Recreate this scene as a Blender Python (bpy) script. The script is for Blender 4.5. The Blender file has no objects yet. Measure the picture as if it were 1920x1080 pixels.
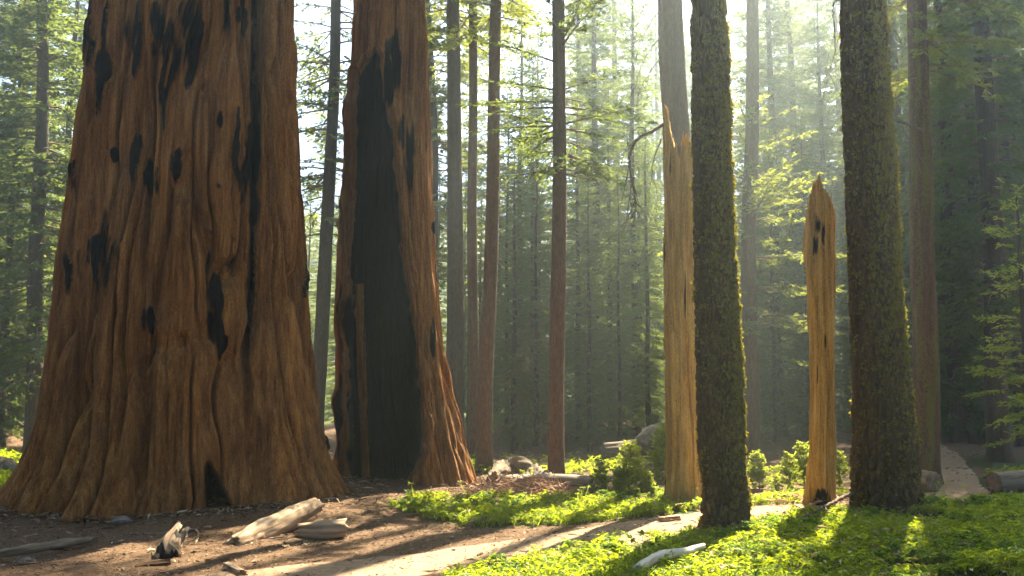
import bpy, math, random
import numpy as np
from mathutils import Vector
random.seed(7)
RNG = np.random.default_rng(7)
SC = bpy.context.scene
COL = SC.collection
PI = math.pi

# ------------------------------------------------------------------ camera, sky, sun, exposure
EYE = 1.7
PITCH = math.atan(210/1866.7)
cam_d = bpy.data.cameras.new('camera')
cam_d.lens = 35; cam_d.sensor_width = 36; cam_d.clip_start = 0.1; cam_d.clip_end = 1000
cam = bpy.data.objects.new('camera', cam_d); COL.objects.link(cam)
cam.location = (0, 0, EYE); cam.rotation_euler = (PI/2+PITCH, 0, 0)
SC.camera = cam

SUN_AZ, SUN_EL = math.radians(23), math.radians(47)
w = bpy.data.worlds.new('World'); SC.world = w; w.use_nodes = True
nt = w.node_tree; nt.nodes.clear()
sky = nt.nodes.new('ShaderNodeTexSky'); sky.sky_type = 'NISHITA'; sky.sun_disc = False
sky.sun_elevation = SUN_EL; sky.sun_rotation = SUN_AZ; sky.air_density = .7; sky.dust_density = 3.0; sky.altitude = 1800
bg = nt.nodes.new('ShaderNodeBackground'); bg.inputs['Strength'].default_value = 0.05
ow = nt.nodes.new('ShaderNodeOutputWorld')
nt.links.new(sky.outputs[0], bg.inputs[0]); nt.links.new(bg.outputs[0], ow.inputs[0])
sun_d = bpy.data.lights.new('sun', 'SUN'); sun_d.energy = 5.0; sun_d.angle = math.radians(0.5); sun_d.color = (1.0, 0.86, 0.62)
sun = bpy.data.objects.new('sun', sun_d); COL.objects.link(sun)
SDIR = Vector((math.sin(SUN_AZ)*math.cos(SUN_EL), math.cos(SUN_AZ)*math.cos(SUN_EL), math.sin(SUN_EL)))
sun.rotation_euler = SDIR.to_track_quat('Z', 'Y').to_euler(); sun.location = (20, 40, 60)
SC.view_settings.view_transform = 'Standard'; SC.view_settings.look = 'None'
SC.view_settings.gamma = 1; SC.view_settings.use_curve_mapping = False
SC.view_settings.exposure = 3.0
SC.render.engine = 'CYCLES'
cy = SC.cycles
cy.use_denoising = True
cy.max_bounces = 6; cy.diffuse_bounces = 4; cy.glossy_bounces = 2; cy.transmission_bounces = 3
cy.volume_bounces = 1; cy.transparent_max_bounces = 4
cy.sample_clamp_indirect = 6.0
HAZE_DENSITY = 0.0022

# ------------------------------------------------------------------ helpers: picture <-> place, noise, meshes
F = 1866.7
CP, SP = math.cos(PITCH), math.sin(PITCH)
def at(px, py, d):
    """point at depth Y=d that the photograph shows at pixel px, py"""
    xc, yc = (px-960)/F, (540-py)/F
    dy = CP-yc*SP; t = d/dy
    return np.array((xc*t, d, EYE+(SP+yc*CP)*t))
def proj(V):
    x, y, z = V[..., 0], V[..., 1], V[..., 2]-EYE
    f = y*CP+z*SP; u = -y*SP+z*CP
    f = np.maximum(f, 0.1)
    return 960+F*x/f, 540-F*u/f

def _h(ix, iy, iz, s):
    h = (ix.astype(np.int64)*374761393+iy.astype(np.int64)*668265263+iz.astype(np.int64)*2147483647+s*974634777) & 0xffffffff
    h = ((h ^ (h >> 13))*1274126177) & 0xffffffff
    h = ((h ^ (h >> 16))*2246822519) & 0xffffffff
    return ((h ^ (h >> 15)) & 0xffffff)/float(0xffffff)
def vn(x, y, z, s=0):
    """value noise in -1..1"""
    x, y, z = np.broadcast_arrays(np.asarray(x, float), np.asarray(y, float), np.asarray(z, float))
    ix, iy, iz = np.floor(x), np.floor(y), np.floor(z)
    fx, fy, fz = x-ix, y-iy, z-iz
    fx, fy, fz = [f*f*f*(f*(f*6-15)+10) for f in (fx, fy, fz)]
    r = 0
    for a in (0, 1):
        for b in (0, 1):
            for c in (0, 1):
                r = r+_h(ix+a, iy+b, iz+c, s)*(fx if a else 1-fx)*(fy if b else 1-fy)*(fz if c else 1-fz)
    return r*2-1
def fbm(x, y, z, s=0, o=3):
    r, a, f = 0, 1, 1
    for k in range(o):
        r = r+a*vn(x*f, y*f, z*f, s+k*17); a *= .5; f *= 2.03
    return r/1.75
def worley(x, y, s=0):
    """F1, F2 and the cell's random number on a plane"""
    ix, iy = np.floor(x), np.floor(y); z0 = np.zeros_like(ix)
    f1 = np.full(x.shape, 9.); f2 = np.full(x.shape, 9.); idr = np.zeros(x.shape)
    for a in (-1, 0, 1):
        for b in (-1, 0, 1):
            cx = ix+a+_h(ix+a, iy+b, z0, s); cyy = iy+b+_h(ix+a, iy+b, z0+1, s)
            d = np.hypot(cx-x, cyy-y); n = d < f1
            f2 = np.where(n, f1, np.minimum(f2, d)); idr = np.where(n, _h(ix+a, iy+b, z0+2, s), idr)
            f1 = np.where(n, d, f1)
    return f1, f2, idr
def sstep(a, b, x):
    t = np.clip((x-a)/(b-a), 0, 1); return t*t*(3-2*t)

def mesh(name, V, quads=None, tris=None, smooth=True, mats=(), midx=None, attrs=None):
    V = np.asarray(V, np.float32).reshape(-1, 3)
    me = bpy.data.meshes.new(name)
    L, st = [], []
    n = 0
    if quads is not None and len(quads):
        q = np.asarray(quads, np.int32).reshape(-1, 4); L.append(q.ravel()); st.append(np.arange(len(q))*4); n += len(q)*4
    if tris is not None and len(tris):
        t = np.asarray(tris, np.int32).reshape(-1, 3); L.append(t.ravel()); st.append(n+np.arange(len(t))*3)
    L = np.concatenate(L).astype(np.int32); st = np.concatenate(st).astype(np.int32)
    me.vertices.add(len(V)); me.vertices.foreach_set('co', V.ravel())
    me.loops.add(len(L)); me.loops.foreach_set('vertex_index', L)
    me.polygons.add(len(st)); me.polygons.foreach_set('loop_start', st)
    me.polygons.foreach_set('use_smooth', np.full(len(st), smooth, dtype=bool))
    for m in mats: me.materials.append(m)
    if midx is not None: me.polygons.foreach_set('material_index', np.asarray(midx, np.int32))
    for k, v in (attrs or {}).items():
        a = me.attributes.new(k, 'FLOAT', 'POINT'); a.data.foreach_set('value', np.asarray(v, np.float32).ravel())
    me.update(calc_edges=True); me.validate()
    return me
def grid_quads(nr, nc, wrap=True, off=0):
    r = np.arange(nr-1)[:, None]; c = np.arange(nc if wrap else nc-1)[None, :]
    c2 = (c+1) % nc
    return np.stack([r*nc+c, r*nc+c2, (r+1)*nc+c2, (r+1)*nc+c], -1).reshape(-1, 4)+off
def link(name, me, parent=None, loc=(0, 0, 0)):
    o = bpy.data.objects.new(name, me); COL.objects.link(o); o.location = loc
    if parent is not None: o.parent = parent
    return o
def tag(o, label=None, cat=None, group=None, kind=None):
    for k, v in (('label', label), ('category', cat), ('group', group), ('kind', kind)):
        if v: o[k] = v
    return o
def thing(name, label, cat, loc=(0, 0, 0), group=None):
    o = bpy.data.objects.new(name, None); COL.objects.link(o); o.location = loc; o.empty_display_size = .3
    return tag(o, label, cat, group)

class MB:
    """collects tubes and leaves for ONE mesh"""
    def __init__(s): s.V, s.Q, s.T, s.n, s.mi = [], [], [], 0, []
    def add(s, V, Q, m=0):
        s.V.append(np.asarray(V, float)); s.Q.append(np.asarray(Q)+s.n); s.n += len(V); s.mi.append(np.full(len(Q), m))
    def tube(s, pts, r0, r1, k=5, m=0, rough=0.0):
        pts = np.asarray(pts, float); n = len(pts)
        T = np.gradient(pts, axis=0); T /= np.linalg.norm(T, axis=1)[:, None]+1e-9
        up = np.array((0, 0, 1.)) if abs(T[0, 2]) < .9 else np.array((1., 0, 0))
        A = np.cross(T, up); A /= np.linalg.norm(A, axis=1)[:, None]+1e-9
        B = np.cross(T, A)
        rr = np.linspace(r0, r1, n) if np.isscalar(r0) else np.asarray(r0)
        th = np.arange(k)*2*PI/k
        R = rr[:, None]*(1+rough*RNG.uniform(-1, 1, (n, k)))
        V = pts[:, None]+R[..., None]*(np.cos(th)[None, :, None]*A[:, None]+np.sin(th)[None, :, None]*B[:, None])
        V = V.reshape(-1, 3)
        Q = grid_quads(n, k)
        V = np.vstack([V, pts[0]-T[0]*rr[0]*.3, pts[-1]+T[-1]*rr[-1]*.6])
        c = np.arange(k); c2 = (c+1) % k
        cap0 = np.stack([np.full(k, n*k), c2, c, c], -1); cap1 = np.stack([(n-1)*k+c, (n-1)*k+c2, np.full(k, n*k+1), np.full(k, n*k+1)], -1)
        s.add(V, Q, m)
        o = s.n-len(V)
        s.T.append(np.vstack([cap0[:, :3], cap1[:, :3]])+o); s.mi_t = getattr(s, 'mi_t', []); s.mi_t.append(np.full(2*k, m))
    def build(s, name, mats, smooth=True):
        t = np.vstack(s.T) if s.T else None
        mi = np.concatenate(s.mi+getattr(s, 'mi_t', []))
        return mesh(name, np.vstack(s.V), np.vstack(s.Q), t, smooth, mats, mi)

def kites(O, D, N, L, W, bend=0.0):
    """leaf-shaped quads: O base, D direction, N rough normal, length L, width W"""
    D = D/(np.linalg.norm(D, axis=1)[:, None]+1e-9)
    S = np.cross(N, D); S /= np.linalg.norm(S, axis=1)[:, None]+1e-9
    Nn = np.cross(D, S)
    L = np.asarray(L)[:, None]; W = np.asarray(W)[:, None]
    mid = O+D*L*.5+Nn*L*bend
    V = np.stack([O, mid+S*W*.5, O+D*L, mid-S*W*.5], 1).reshape(-1, 3)
    return V, np.arange(len(V)).reshape(-1, 4)

# ------------------------------------------------------------------ materials
def material(name):
    m = bpy.data.materials.new(name); m.use_nodes = True
    m.node_tree.nodes.clear(); return m, m.node_tree
class NT:
    def __init__(s, nt): s.nt = nt
    def n(s, t, **kw):
        o = s.nt.nodes.new(t)
        for k, v in kw.items(): setattr(o, k, v)
        return o
    def l(s, a, b): s.nt.links.new(a, b)
    def noise(s, vec, scale, detail=4, rough=.55):
        o = s.n('ShaderNodeTexNoise'); o.inputs['Scale'].default_value = scale; o.inputs['Detail'].default_value = detail
        o.inputs['Roughness'].default_value = rough; s.l(vec, o.inputs['Vector']); return o.outputs['Fac']
    def ramp(s, fac, stops):
        o = s.n('ShaderNodeValToRGB'); e = o.color_ramp.elements
        while len(e) < len(stops): e.new(.5)
        for k, (p, c) in enumerate(stops): e[k].position = p; e[k].color = (*c, 1)
        s.l(fac, o.inputs[0]); return o.outputs[0]
    def mix(s, fac, a, b, mode='MIX'):
        o = s.n('ShaderNodeMix', data_type='RGBA', blend_type=mode)
        if isinstance(fac, (int, float)): o.inputs[0].default_value = fac
        else: s.l(fac, o.inputs[0])
        for i, v in ((6, a), (7, b)):
            if isinstance(v, tuple): o.inputs[i].default_value = (*v, 1)
            else: s.l(v, o.inputs[i])
        return o.outputs[2]
    def math(s, op, a, b=None, c=None):
        o = s.n('ShaderNodeMath', operation=op)
        for i, v in enumerate((a, b, c)):
            if v is None: continue
            if isinstance(v, (int, float)): o.inputs[i].default_value = v
            else: s.l(v, o.inputs[i])
        return o.outputs[0]
    def coords(s, scale=(1, 1, 1), kind='Object'):
        tc = s.n('ShaderNodeTexCoord'); mp = s.n('ShaderNodeMapping'); mp.inputs['Scale'].default_value = scale
        s.l(tc.outputs[kind], mp.inputs[0]); return mp.outputs[0]
    def bump(s, h, strength, dist):
        o = s.n('ShaderNodeBump'); o.inputs['Strength'].default_value = strength; o.inputs['Distance'].default_value = dist
        s.l(h, o.inputs['Height']); return o.outputs[0]
    def attr(s, name):
        o = s.n('ShaderNodeAttribute', attribute_name=name); return o.outputs['Fac']
    def out(s, sh):
        o = s.n('ShaderNodeOutputMaterial'); s.l(sh, o.inputs[0])
    def principled(s, col, rough=.9, normal=None, spec=.2):
        o = s.n('ShaderNodeBsdfPrincipled')
        if isinstance(col, tuple): o.inputs['Base Color'].default_value = (*col, 1)
        else: s.l(col, o.inputs['Base Color'])
        if isinstance(rough, (int, float)): o.inputs['Roughness'].default_value = rough
        else: s.l(rough, o.inputs['Roughness'])
        o.inputs['Specular IOR Level'].default_value = spec
        if normal is not None: s.l(normal, o.inputs['Normal'])
        return o.outputs[0]

def bark_mat(name, c1, c2, c3, stretch=.1, scale=9, bump=.6, char=True, moss=None, dist=.02):
    m, t = material(name); N = NT(t)
    v = N.coords((1, 1, stretch)); v2 = N.coords((1, 1, .45))
    fine = N.noise(v, scale*3.2, 5, .65); mid = N.noise(v, scale, 4, .6); big = N.noise(v2, 1.1, 3, .5)
    grit = N.noise(v2, 60, 3, .6)
    a = N.math('ADD', N.math('ADD', N.math('MULTIPLY', mid, .4), N.math('MULTIPLY', fine, .3)), N.math('MULTIPLY', grit, .3))
    col = N.ramp(a, [(.37, c1), (.5, c2), (.63, c3)])
    col = N.mix(N.math('MULTIPLY', N.math('SUBTRACT', big, .35), 1.4), col, N.mix(.5, col, c1))
    stp = N.noise(N.coords((1, 1, .05)), 2.6, 3, .6)
    col = N.mix(.8, col, N.ramp(stp, [(.32, (.55, .47, .42)), (.48, (1, 1, 1)), (.66, (1.25, 1.12, .9))]), 'MULTIPLY')
    h = N.math('ADD', N.math('ADD', N.math('MULTIPLY', mid, .8), N.math('MULTIPLY', fine, .7)), N.math('MULTIPLY', grit, .35))
    h = N.math('ADD', h, N.math('MULTIPLY', N.noise(v2, 20, 4, .6), .7))
    if char:
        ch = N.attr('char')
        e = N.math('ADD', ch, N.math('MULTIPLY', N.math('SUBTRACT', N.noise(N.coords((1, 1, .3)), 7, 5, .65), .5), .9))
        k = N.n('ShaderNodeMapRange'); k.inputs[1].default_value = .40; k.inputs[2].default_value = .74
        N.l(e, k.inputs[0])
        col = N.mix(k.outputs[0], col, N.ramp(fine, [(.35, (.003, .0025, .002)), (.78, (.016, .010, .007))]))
    if moss:
        ms = N.attr('moss')
        e = N.math('ADD', ms, N.math('MULTIPLY', N.math('SUBTRACT', N.noise(N.coords((1, 1, 1)), 22, 4, .6), .5), 1.2))
        k = N.n('ShaderNodeMapRange'); k.inputs[1].default_value = .45; k.inputs[2].default_value = .62
        N.l(e, k.inputs[0])
        col = N.mix(k.outputs[0], col, moss)
    N.out(N.principled(col, .92, N.bump(h, bump, dist), .15))
    return m
M_SEQ = bark_mat('sequoia_bark', (.085, .031, .008), (.25, .108, .029), (.43, .23, .072), .06, 9, 1., True, None, .065)
M_FIR = bark_mat('mossy_bark', (.024, .014, .006), (.085, .053, .019), (.15, .10, .038), .35, 14, .9, False, (.175, .142, .018), .02)
M_RED = bark_mat('red_brown_bark', (.04, .022, .014), (.095, .052, .031), (.145, .088, .055), .25, 22, .8, False, (.11, .105, .02), .015)
M_DARK = bark_mat('dark_bark', (.03, .022, .016), (.07, .05, .036), (.11, .082, .06), .25, 22, .8, False, None, .015)
M_SNAG = bark_mat('weathered_snag_wood', (.14, .062, .013), (.43, .255, .06), (.60, .42, .14), .06, 14, .8, True, None, .012)
M_LOG = bark_mat('bleached_log_wood', (.14, .10, .07), (.33, .26, .19), (.50, .43, .34), .5, 16, .6, True, None, .012)
M_LOGD = bark_mat('grey_log_bark', (.06, .045, .032), (.14, .11, .08), (.22, .18, .14), .5, 14, .7, False, (.07, .08, .02), .015)
M_TWIG = bark_mat('dead_twig_wood', (.07, .05, .035), (.15, .11, .08), (.24, .19, .14), .5, 14, .3, False, None, .005)
M_STICK = bark_mat('pale_stick_wood', (.30, .25, .19), (.50, .44, .36), (.62, .56, .48), .4, 14, .5, False, None, .008)
def wood_along(name, c1, c2, c3):
    """wood whose grain follows the log: texture on the generated 'grain' attributes"""
    m, t = material(name); N = NT(t)
    cx = N.n('ShaderNodeCombineXYZ'); N.l(N.attr('ga'), cx.inputs[0]); N.l(N.attr('gb'), cx.inputs[1]); N.l(N.attr('gl'), cx.inputs[2])
    a = N.noise(cx.outputs[0], 9, 6, .65); b = N.noise(cx.outputs[0], 30, 4, .6)
    s = N.math('ADD', N.math('MULTIPLY', a, .6), N.math('MULTIPLY', b, .4))
    col = N.ramp(s, [(.36, c1), (.48, c2), (.66, c3)])
    k = N.n('ShaderNodeMapRange'); k.inputs[1].default_value = .42; k.inputs[2].default_value = .6
    N.l(N.math('ADD', N.attr('char'), N.math('MULTIPLY', N.math('SUBTRACT', N.noise(N.coords(), 9, 4), .5), .6)), k.inputs[0])
    col = N.mix(k.outputs[0], col, (.012, .009, .007))
    N.out(N.principled(col, .85, N.bump(s, .9, .02), .2)); return m
M_LOGA = wood_along('bleached_grain_wood', (.06, .036, .02), (.27, .185, .115), (.48, .37, .26))
M_LOGB = wood_along('grey_grain_wood', (.05, .038, .026), (.16, .125, .09), (.27, .22, .17))
M_PALE = wood_along('white_grain_wood', (.34, .28, .22), (.56, .50, .42), (.68, .62, .55))

def leaf_mat(name, c1, c2, t1, tf=.45, vary=.5, scale=.6):
    m, t = material(name); N = NT(t)
    g = N.n('ShaderNodeNewGeometry')
    big = N.noise(N.coords(kind='Object'), scale, 3, .6)
    f = N.math('ADD', N.math('MULTIPLY', g.outputs['Random Per Island'], vary), N.math('MULTIPLY', big, 1-vary))
    col = N.ramp(f, [(.25, c1), (.75, c2)])
    tcol = N.mix(.75, col, t1)
    d = N.n('ShaderNodeBsdfDiffuse'); N.l(col, d.inputs[0])
    tr = N.n('ShaderNodeBsdfTranslucent'); N.l(tcol, tr.inputs[0])
    gl = N.n('ShaderNodeBsdfGlossy'); gl.inputs['Roughness'].default_value = .45; gl.inputs[0].default_value = (.8, .85, .8, 1)
    a = N.n('ShaderNodeMixShader'); a.inputs[0].default_value = tf; N.l(d.outputs[0], a.inputs[1]); N.l(tr.outputs[0], a.inputs[2])
    b = N.n('ShaderNodeMixShader'); b.inputs[0].default_value = .012; N.l(a.outputs[0], b.inputs[1]); N.l(gl.outputs[0], b.inputs[2])
    N.out(b.outputs[0]); return m
M_NEEDLE = leaf_mat('fir_needles', (.032, .055, .014), (.085, .115, .022), (.32, .36, .05), .52)
M_NEEDLE2 = leaf_mat('dark_fir_needles', (.026, .048, .017), (.065, .095, .026), (.22, .28, .05), .5)
M_SAP = leaf_mat('young_fir_needles', (.10, .16, .025), (.22, .28, .045), (.50, .55, .06), .6)
M_COVER = leaf_mat('ground_plant_leaves', (.055, .115, .006), (.16, .225, .010), (.50, .58, .012), .58, .6, 1.2)
M_FERN = leaf_mat('fern_leaves', (.035, .085, .010), (.09, .15, .015), (.22, .34, .02), .5, .5, 1.2)
M_BUSH = leaf_mat('bright_shrub_leaves', (.10, .17, .02), (.22, .26, .04), (.4, .45, .05), .5)
M_MOSS = leaf_mat('moss_tufts', (.065, .052, .007), (.165, .138, .014), (.36, .32, .02), .42, .5, 3)
def flake_mat(name, stops):
    m, t = material(name); N = NT(t)
    g = N.n('ShaderNodeNewGeometry')
    N.out(N.principled(N.ramp(g.outputs['Random Per Island'], stops), .9, None, .15)); return m
M_LITTER = flake_mat('bark_litter', [(0, (.05, .026, .014)), (.45, (.13, .075, .042)), (.8, (.28, .19, .115)), (1, (.5, .41, .3))])
M_BRUSH = flake_mat('dry_pink_twigs', [(0, (.16, .085, .05)), (.5, (.34, .2, .13)), (1, (.52, .38, .27))])

m, t = material('forest_floor'); N = NT(t)
v = N.coords()
a = N.noise(v, 1.3, 5, .6); b = N.noise(v, 28, 5, .7); c = N.noise(v, 160, 3, .6)
col = N.ramp(b, [(.3, (.05, .027, .014)), (.5, (.135, .082, .047)), (.68, (.27, .18, .115))])
col = N.mix(N.math('MULTIPLY', c, .5), col, (.16, .10, .062))
gm = N.attr('green')
k = N.n('ShaderNodeMapRange'); k.inputs[1].default_value = .45; k.inputs[2].default_value = .6
N.l(N.math('ADD', gm, N.math('MULTIPLY', N.math('SUBTRACT', b, .5), .8)), k.inputs[0])
col = N.mix(N.math('MULTIPLY', k.outputs[0], .8), col, (.04, .075, .012))
hh = N.math('ADD', b, N.math('MULTIPLY', c, .5))
N.out(N.principled(col, .95, N.bump(hh, .9, .04), .1)); M_FLOOR = m
m, t = material('dusty_path'); N = NT(t)
v = N.coords(); b = N.noise(v, 9, 5, .65); c = N.noise(v, 120, 3, .6)
col = N.ramp(b, [(.3, (.20, .125, .075)), (.7, (.36, .255, .17))])
col = N.mix(N.math('MULTIPLY', c, .4), col, (.22, .16, .11))
N.out(N.principled(col, .95, N.bump(N.math('ADD', b, c), .5, .02), .1)); M_PATH = m
m, t = material('lichen_rock'); N = NT(t)
v = N.coords(); b = N.noise(v, 6, 6, .65)
N.out(N.principled(N.ramp(b, [(.3, (.09, .075, .06)), (.55, (.2, .17, .14)), (.75, (.32, .28, .24))]), .9, N.bump(b, .8, .05), .2)); M_ROCK = m

# ------------------------------------------------------------------ terrain
TRAIL = np.array([(-9, 7.2), (-5.5, 8.2), (-2.4, 9.6), (0.0, 11.6), (1.8, 13.5), (3.7, 15.4), (5.6, 16.9), (7.0, 17.3), (8.0, 18.3), (9.2, 20.8), (10.6, 24.2), (12.3, 28.6), (13.3, 34), (13.5, 44)], float)
def resample(P, step):
    P = np.asarray(P, float); t = np.arange(len(P)); tt = np.linspace(0, len(P)-1, 60*len(P))
    # Catmull-Rom
    Pp = np.vstack([2*P[0]-P[1], P, 2*P[-1]-P[-2]])
    i = np.minimum(tt.astype(int), len(P)-2); f = (tt-i)[:, None]
    a, b, c, d = Pp[i], Pp[i+1], Pp[i+2], Pp[i+3]
    C = .5*(2*b+(c-a)*f+(2*a-5*b+4*c-d)*f*f+(3*b-a-3*c+d)*f**3)
    L = np.r_[0, np.cumsum(np.linalg.norm(np.diff(C, axis=0), axis=1))]
    s = np.linspace(0, L[-1], max(2, int(L[-1]/step)+1))
    return np.stack([np.interp(s, L, C[:, k]) for k in range(C.shape[1])], -1)
TR = resample(TRAIL, .12)
def trail_dist(x, y):
    x, y = np.asarray(x, float), np.asarray(y, float)
    d = np.full(x.shape, 99.)
    for p in TR[::3]: d = np.minimum(d, np.hypot(x-p[0], y-p[1]))
    return d
def ground(x, y, rough=True):
    x, y = np.asarray(x, float), np.asarray(y, float)
    z = .30*np.exp(-(((x+4.3)/3.4)**2+((y-17)/3.0)**2))+.12*np.exp(-(((x+1.9)/1.6)**2+((y-18.6)/1.6)**2))
    z = z+.035*np.clip(y-26, 0, 40)+.30*np.clip(y-62, 0, 200)-.10*sstep(9, 3, y)
    z = z+.10*np.exp(-(((x-1.2)/1.4)**2+((y-18.6)/1.0)**2))
    z = z+vn(x*.16, y*.16, 0, 3)*.5*sstep(20, 40, y)
    if rough:
        k = sstep(.7, 1.6, trail_dist(x, y)) if np.ndim(x) else 1.0
        z = z+k*(vn(x*.9, y*.9, 1, 5)*.04+vn(x*3, y*3, 2, 6)*.018)
    return z
def gpt(px, py):
    """where the ground is seen at pixel px, py"""
    d = 15.
    for _ in range(30):
        p = at(px, py, d); z = float(ground(np.array([p[0]]), np.array([p[1]]), False)[0])
        xc, yc = (px-960)/F, (540-py)/F
        dy, dz = CP-yc*SP, SP+yc*CP
        if dz > -1e-3: break
        d = .5*d+.5*(z-EYE)/dz*dy
    return at(px, py, d)

def axis(*seg):
    return np.unique(np.concatenate([np.arange(a, b+1e-6, s) for a, b, s in seg]).round(4))
gx = axis((-150, -40, 6), (-40, -12, .9), (-12, 12, .11), (12, 40, .9), (40, 150, 6))
gy = axis((-25, 7, 1.2), (7, 23, .11), (23, 45, .5), (45, 170, 4))
GX, GY = np.meshgrid(gx, gy); GZ = ground(GX.ravel(), GY.ravel()).reshape(GX.shape)

# where green plants cover the ground (pixel outlines turned into places, carried on past the frame)
def inpoly(px, py, poly):
    ins = np.zeros(np.shape(px), bool); j = len(poly)-1
    for i in range(len(poly)):
        xi, yi = poly[i]; xj, yj = poly[j]
        c = ((yi > py) != (yj > py)) & (px < (xj-xi)*(py-yi)/(yj-yi+1e-12)+xi); ins ^= c; j = i
    return ins
def gp2(l): return [tuple(gpt(*p)[:2]) for p in l]
POLY_A = gp2([(720, 945), (800, 975), (900, 988), (1060, 985), (1180, 972), (1290, 968), (1320, 945), (1250, 930), (1100, 935), (1000, 945), (870, 935), (800, 925)])
POLY_B = gp2([(850, 1078), (1010, 1040), (1110, 1018), (1220, 988), (1290, 962), (1400, 950), (1450, 925), (1590, 930), (1740, 945), (1800, 950), (1920, 935)])+[(14, 15), (14, 5), (-.8, 5)]
POLY_C = gp2([(1820, 900), (1920, 880), (1920, 945), (1830, 945)])
POLY_D = [(-19, 30), (-12.5, 30), (-9, 20), (-9.2, 15.5), (-12, 15), (-19, 20)]
POLY_E = [(-3, 22.5), (2, 21.5), (3, 20), (8, 20.5), (7.5, 23), (3, 26), (-3, 27)]
def green(x, y):
    a = inpoly(x, y, POLY_A) | inpoly(x, y, POLY_B) | inpoly(x, y, POLY_C) | inpoly(x, y, POLY_D)
    return a
gm = green(GX.ravel(), GY.ravel()).astype(float)
gm = np.maximum(gm, .5*inpoly(GX.ravel(), GY.ravel(), POLY_E))
gm = np.maximum(gm, (.3+.4*vn(GX.ravel()*.3, GY.ravel()*.3, 0, 9))*(GY.ravel() > 24)); gm = np.maximum(gm, sstep(36, 52, GY.ravel()))
fl = link('forest_ground', mesh('forest_ground', np.stack([GX, GY, GZ], -1), grid_quads(len(gy), len(gx), False), None, True, [M_FLOOR], None, {'green': gm}))
tag(fl, kind='structure')
# the trail: a worn strip with ragged edges
T = np.gradient(TR, axis=0); T /= np.linalg.norm(T, axis=1)[:, None]; Nn = np.stack([-T[:, 1], T[:, 0]], -1)
u = np.linspace(-1, 1, 13)
s = np.arange(len(TR))*.12
half = .62-.22*sstep(17, 21, TR[:, 1])
V = []
for j, uu in enumerate(u):
    e = 1+(.16*vn(s*1.1, uu*0+np.sign(uu)*3, 0, 21)+.08*vn(s*4, np.sign(uu)*3, 0, 22))*abs(uu)
    p = TR+Nn*(uu*half*e)[:, None]
    z = ground(p[:, 0], p[:, 1])+.016-.012*(abs(uu) > .95)
    V.append(np.stack([p[:, 0], p[:, 1], z], -1))
V = np.stack(V, 1)
tr = link('trail', mesh('trail', V.reshape(-1, 3), grid_quads(len(TR), 13, False), None, True, [M_PATH])); tag(tr, kind='structure')

# ------------------------------------------------------------------ big trunks
def thetas(n, dense=.78, half=1.8):
    a = np.linspace(-half, half, int(n*dense), endpoint=False); b = np.linspace(half, 2*PI-half, n-len(a), endpoint=False)
    return np.concatenate([a, b])        # 0 faces the camera, + is to the right
def contour(pts, d):
    P = np.array([at(x, y, d) for x, y in pts]); o = np.argsort(P[:, 2]); return P[o, 2], P[o, 0]
def big_trunk(Lc, Rc, d, zs, th, ztop, rtop):
    zl, xl = contour(Lc, d); zr, xr = contour(Rc, d)
    hi = min(zl[-1], zr[-1])
    z = zs
    XL, XR = np.interp(z, zl, xl), np.interp(z, zr, xr)
    up = np.clip((z-hi)/(ztop-hi), 0, 1)
    c = .5*(XL+XR); r = .5*(XR-XL)
    r = np.where(z > hi, r*(1-up)+rtop*up, r)
    r = r*(1-.5*(r/d)**2)      # the outline of a round trunk is seen a little wide
    av = math.atan2(c[len(c)//4], d)
    return c, r*math.cos(av), av
def around(C, d, R, TH, Z, a):
    """points round a trunk; angle 0 faces the camera, + is to the right"""
    return np.stack([C+R*(np.sin(TH)*math.cos(a)-np.cos(TH)*math.sin(a)), d-R*(np.sin(TH)*math.sin(a)+np.cos(TH)*math.cos(a)), Z], -1)
def smooth1(a, k):
    ker = np.ones(k)/k; return np.convolve(np.pad(a, k//2, mode='edge'), ker, 'valid')[:len(a)]

# --- the giant sequoia
dA = 16.5
LA = [(0, 985), (4, 945), (30, 905), (52, 868), (80, 765), (104, 630), (122, 500), (137, 380), (150, 220), (166, 90), (180, -10), (186, -60)]
RA = [(672, 985), (664, 915), (640, 850), (622, 765), (603, 650), (588, 490), (577, 340), (571, 190), (564, -10), (561, -60)]
zsA = np.concatenate([np.arange(-.5, 7.9, .026), np.linspace(8, 42, 40)])
thA = thetas(600)
c, r, av = big_trunk(LA, RA, dA, zsA, thA, 42, .9)
c, r = smooth1(c, 9), smooth1(r, 9)
Z, TH = np.meshgrid(zsA, thA, indexing='ij')
R = np.repeat(r[:, None], len(thA), 1); C = np.repeat(c[:, None], len(thA), 1)
sx, sy = np.sin(TH)*2.1, np.cos(TH)*2.1
wx = .22*vn(sx*.9, sy*.9, Z*.35, 31)+.06*vn(sx*3, sy*3, Z*1.2, 32)
sxw, syw = np.sin(TH+wx*.5)*2.1, np.cos(TH+wx*.5)*2.1
flare = np.exp(-np.clip(Z, 0, 99)/.95)
lob = vn(sx*1.25, sy*1.25, 3, 33)+.6*vn(sx*2.9, sy*2.9, Z*.1+9, 34)
D = .38*flare*lob; foot = 1+1.3*np.exp(-np.clip(Z, 0, 99)/1.5)
fur = np.abs(vn(sxw*1.7, syw*1.7, Z*.13, 35)); D -= .24*np.exp(-(fur/.06)**2)+.08*np.exp(-(fur/.25)**2)
fur2 = np.abs(vn(sxw*3.4, syw*3.4, Z*.22+5, 36)); D -= foot*(.12*np.exp(-(fur2/.08)**2)+.05*np.exp(-(fur2/.3)**2))
fur3 = np.abs(vn(sxw*8, syw*8, Z*.5+5, 41)); D -= .055*np.exp(-(fur3/.12)**2)
fur4 = np.abs(vn(sxw*15, syw*15, Z*.8+5, 42)); D -= .026*np.exp(-(fur4/.16)**2)
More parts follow.
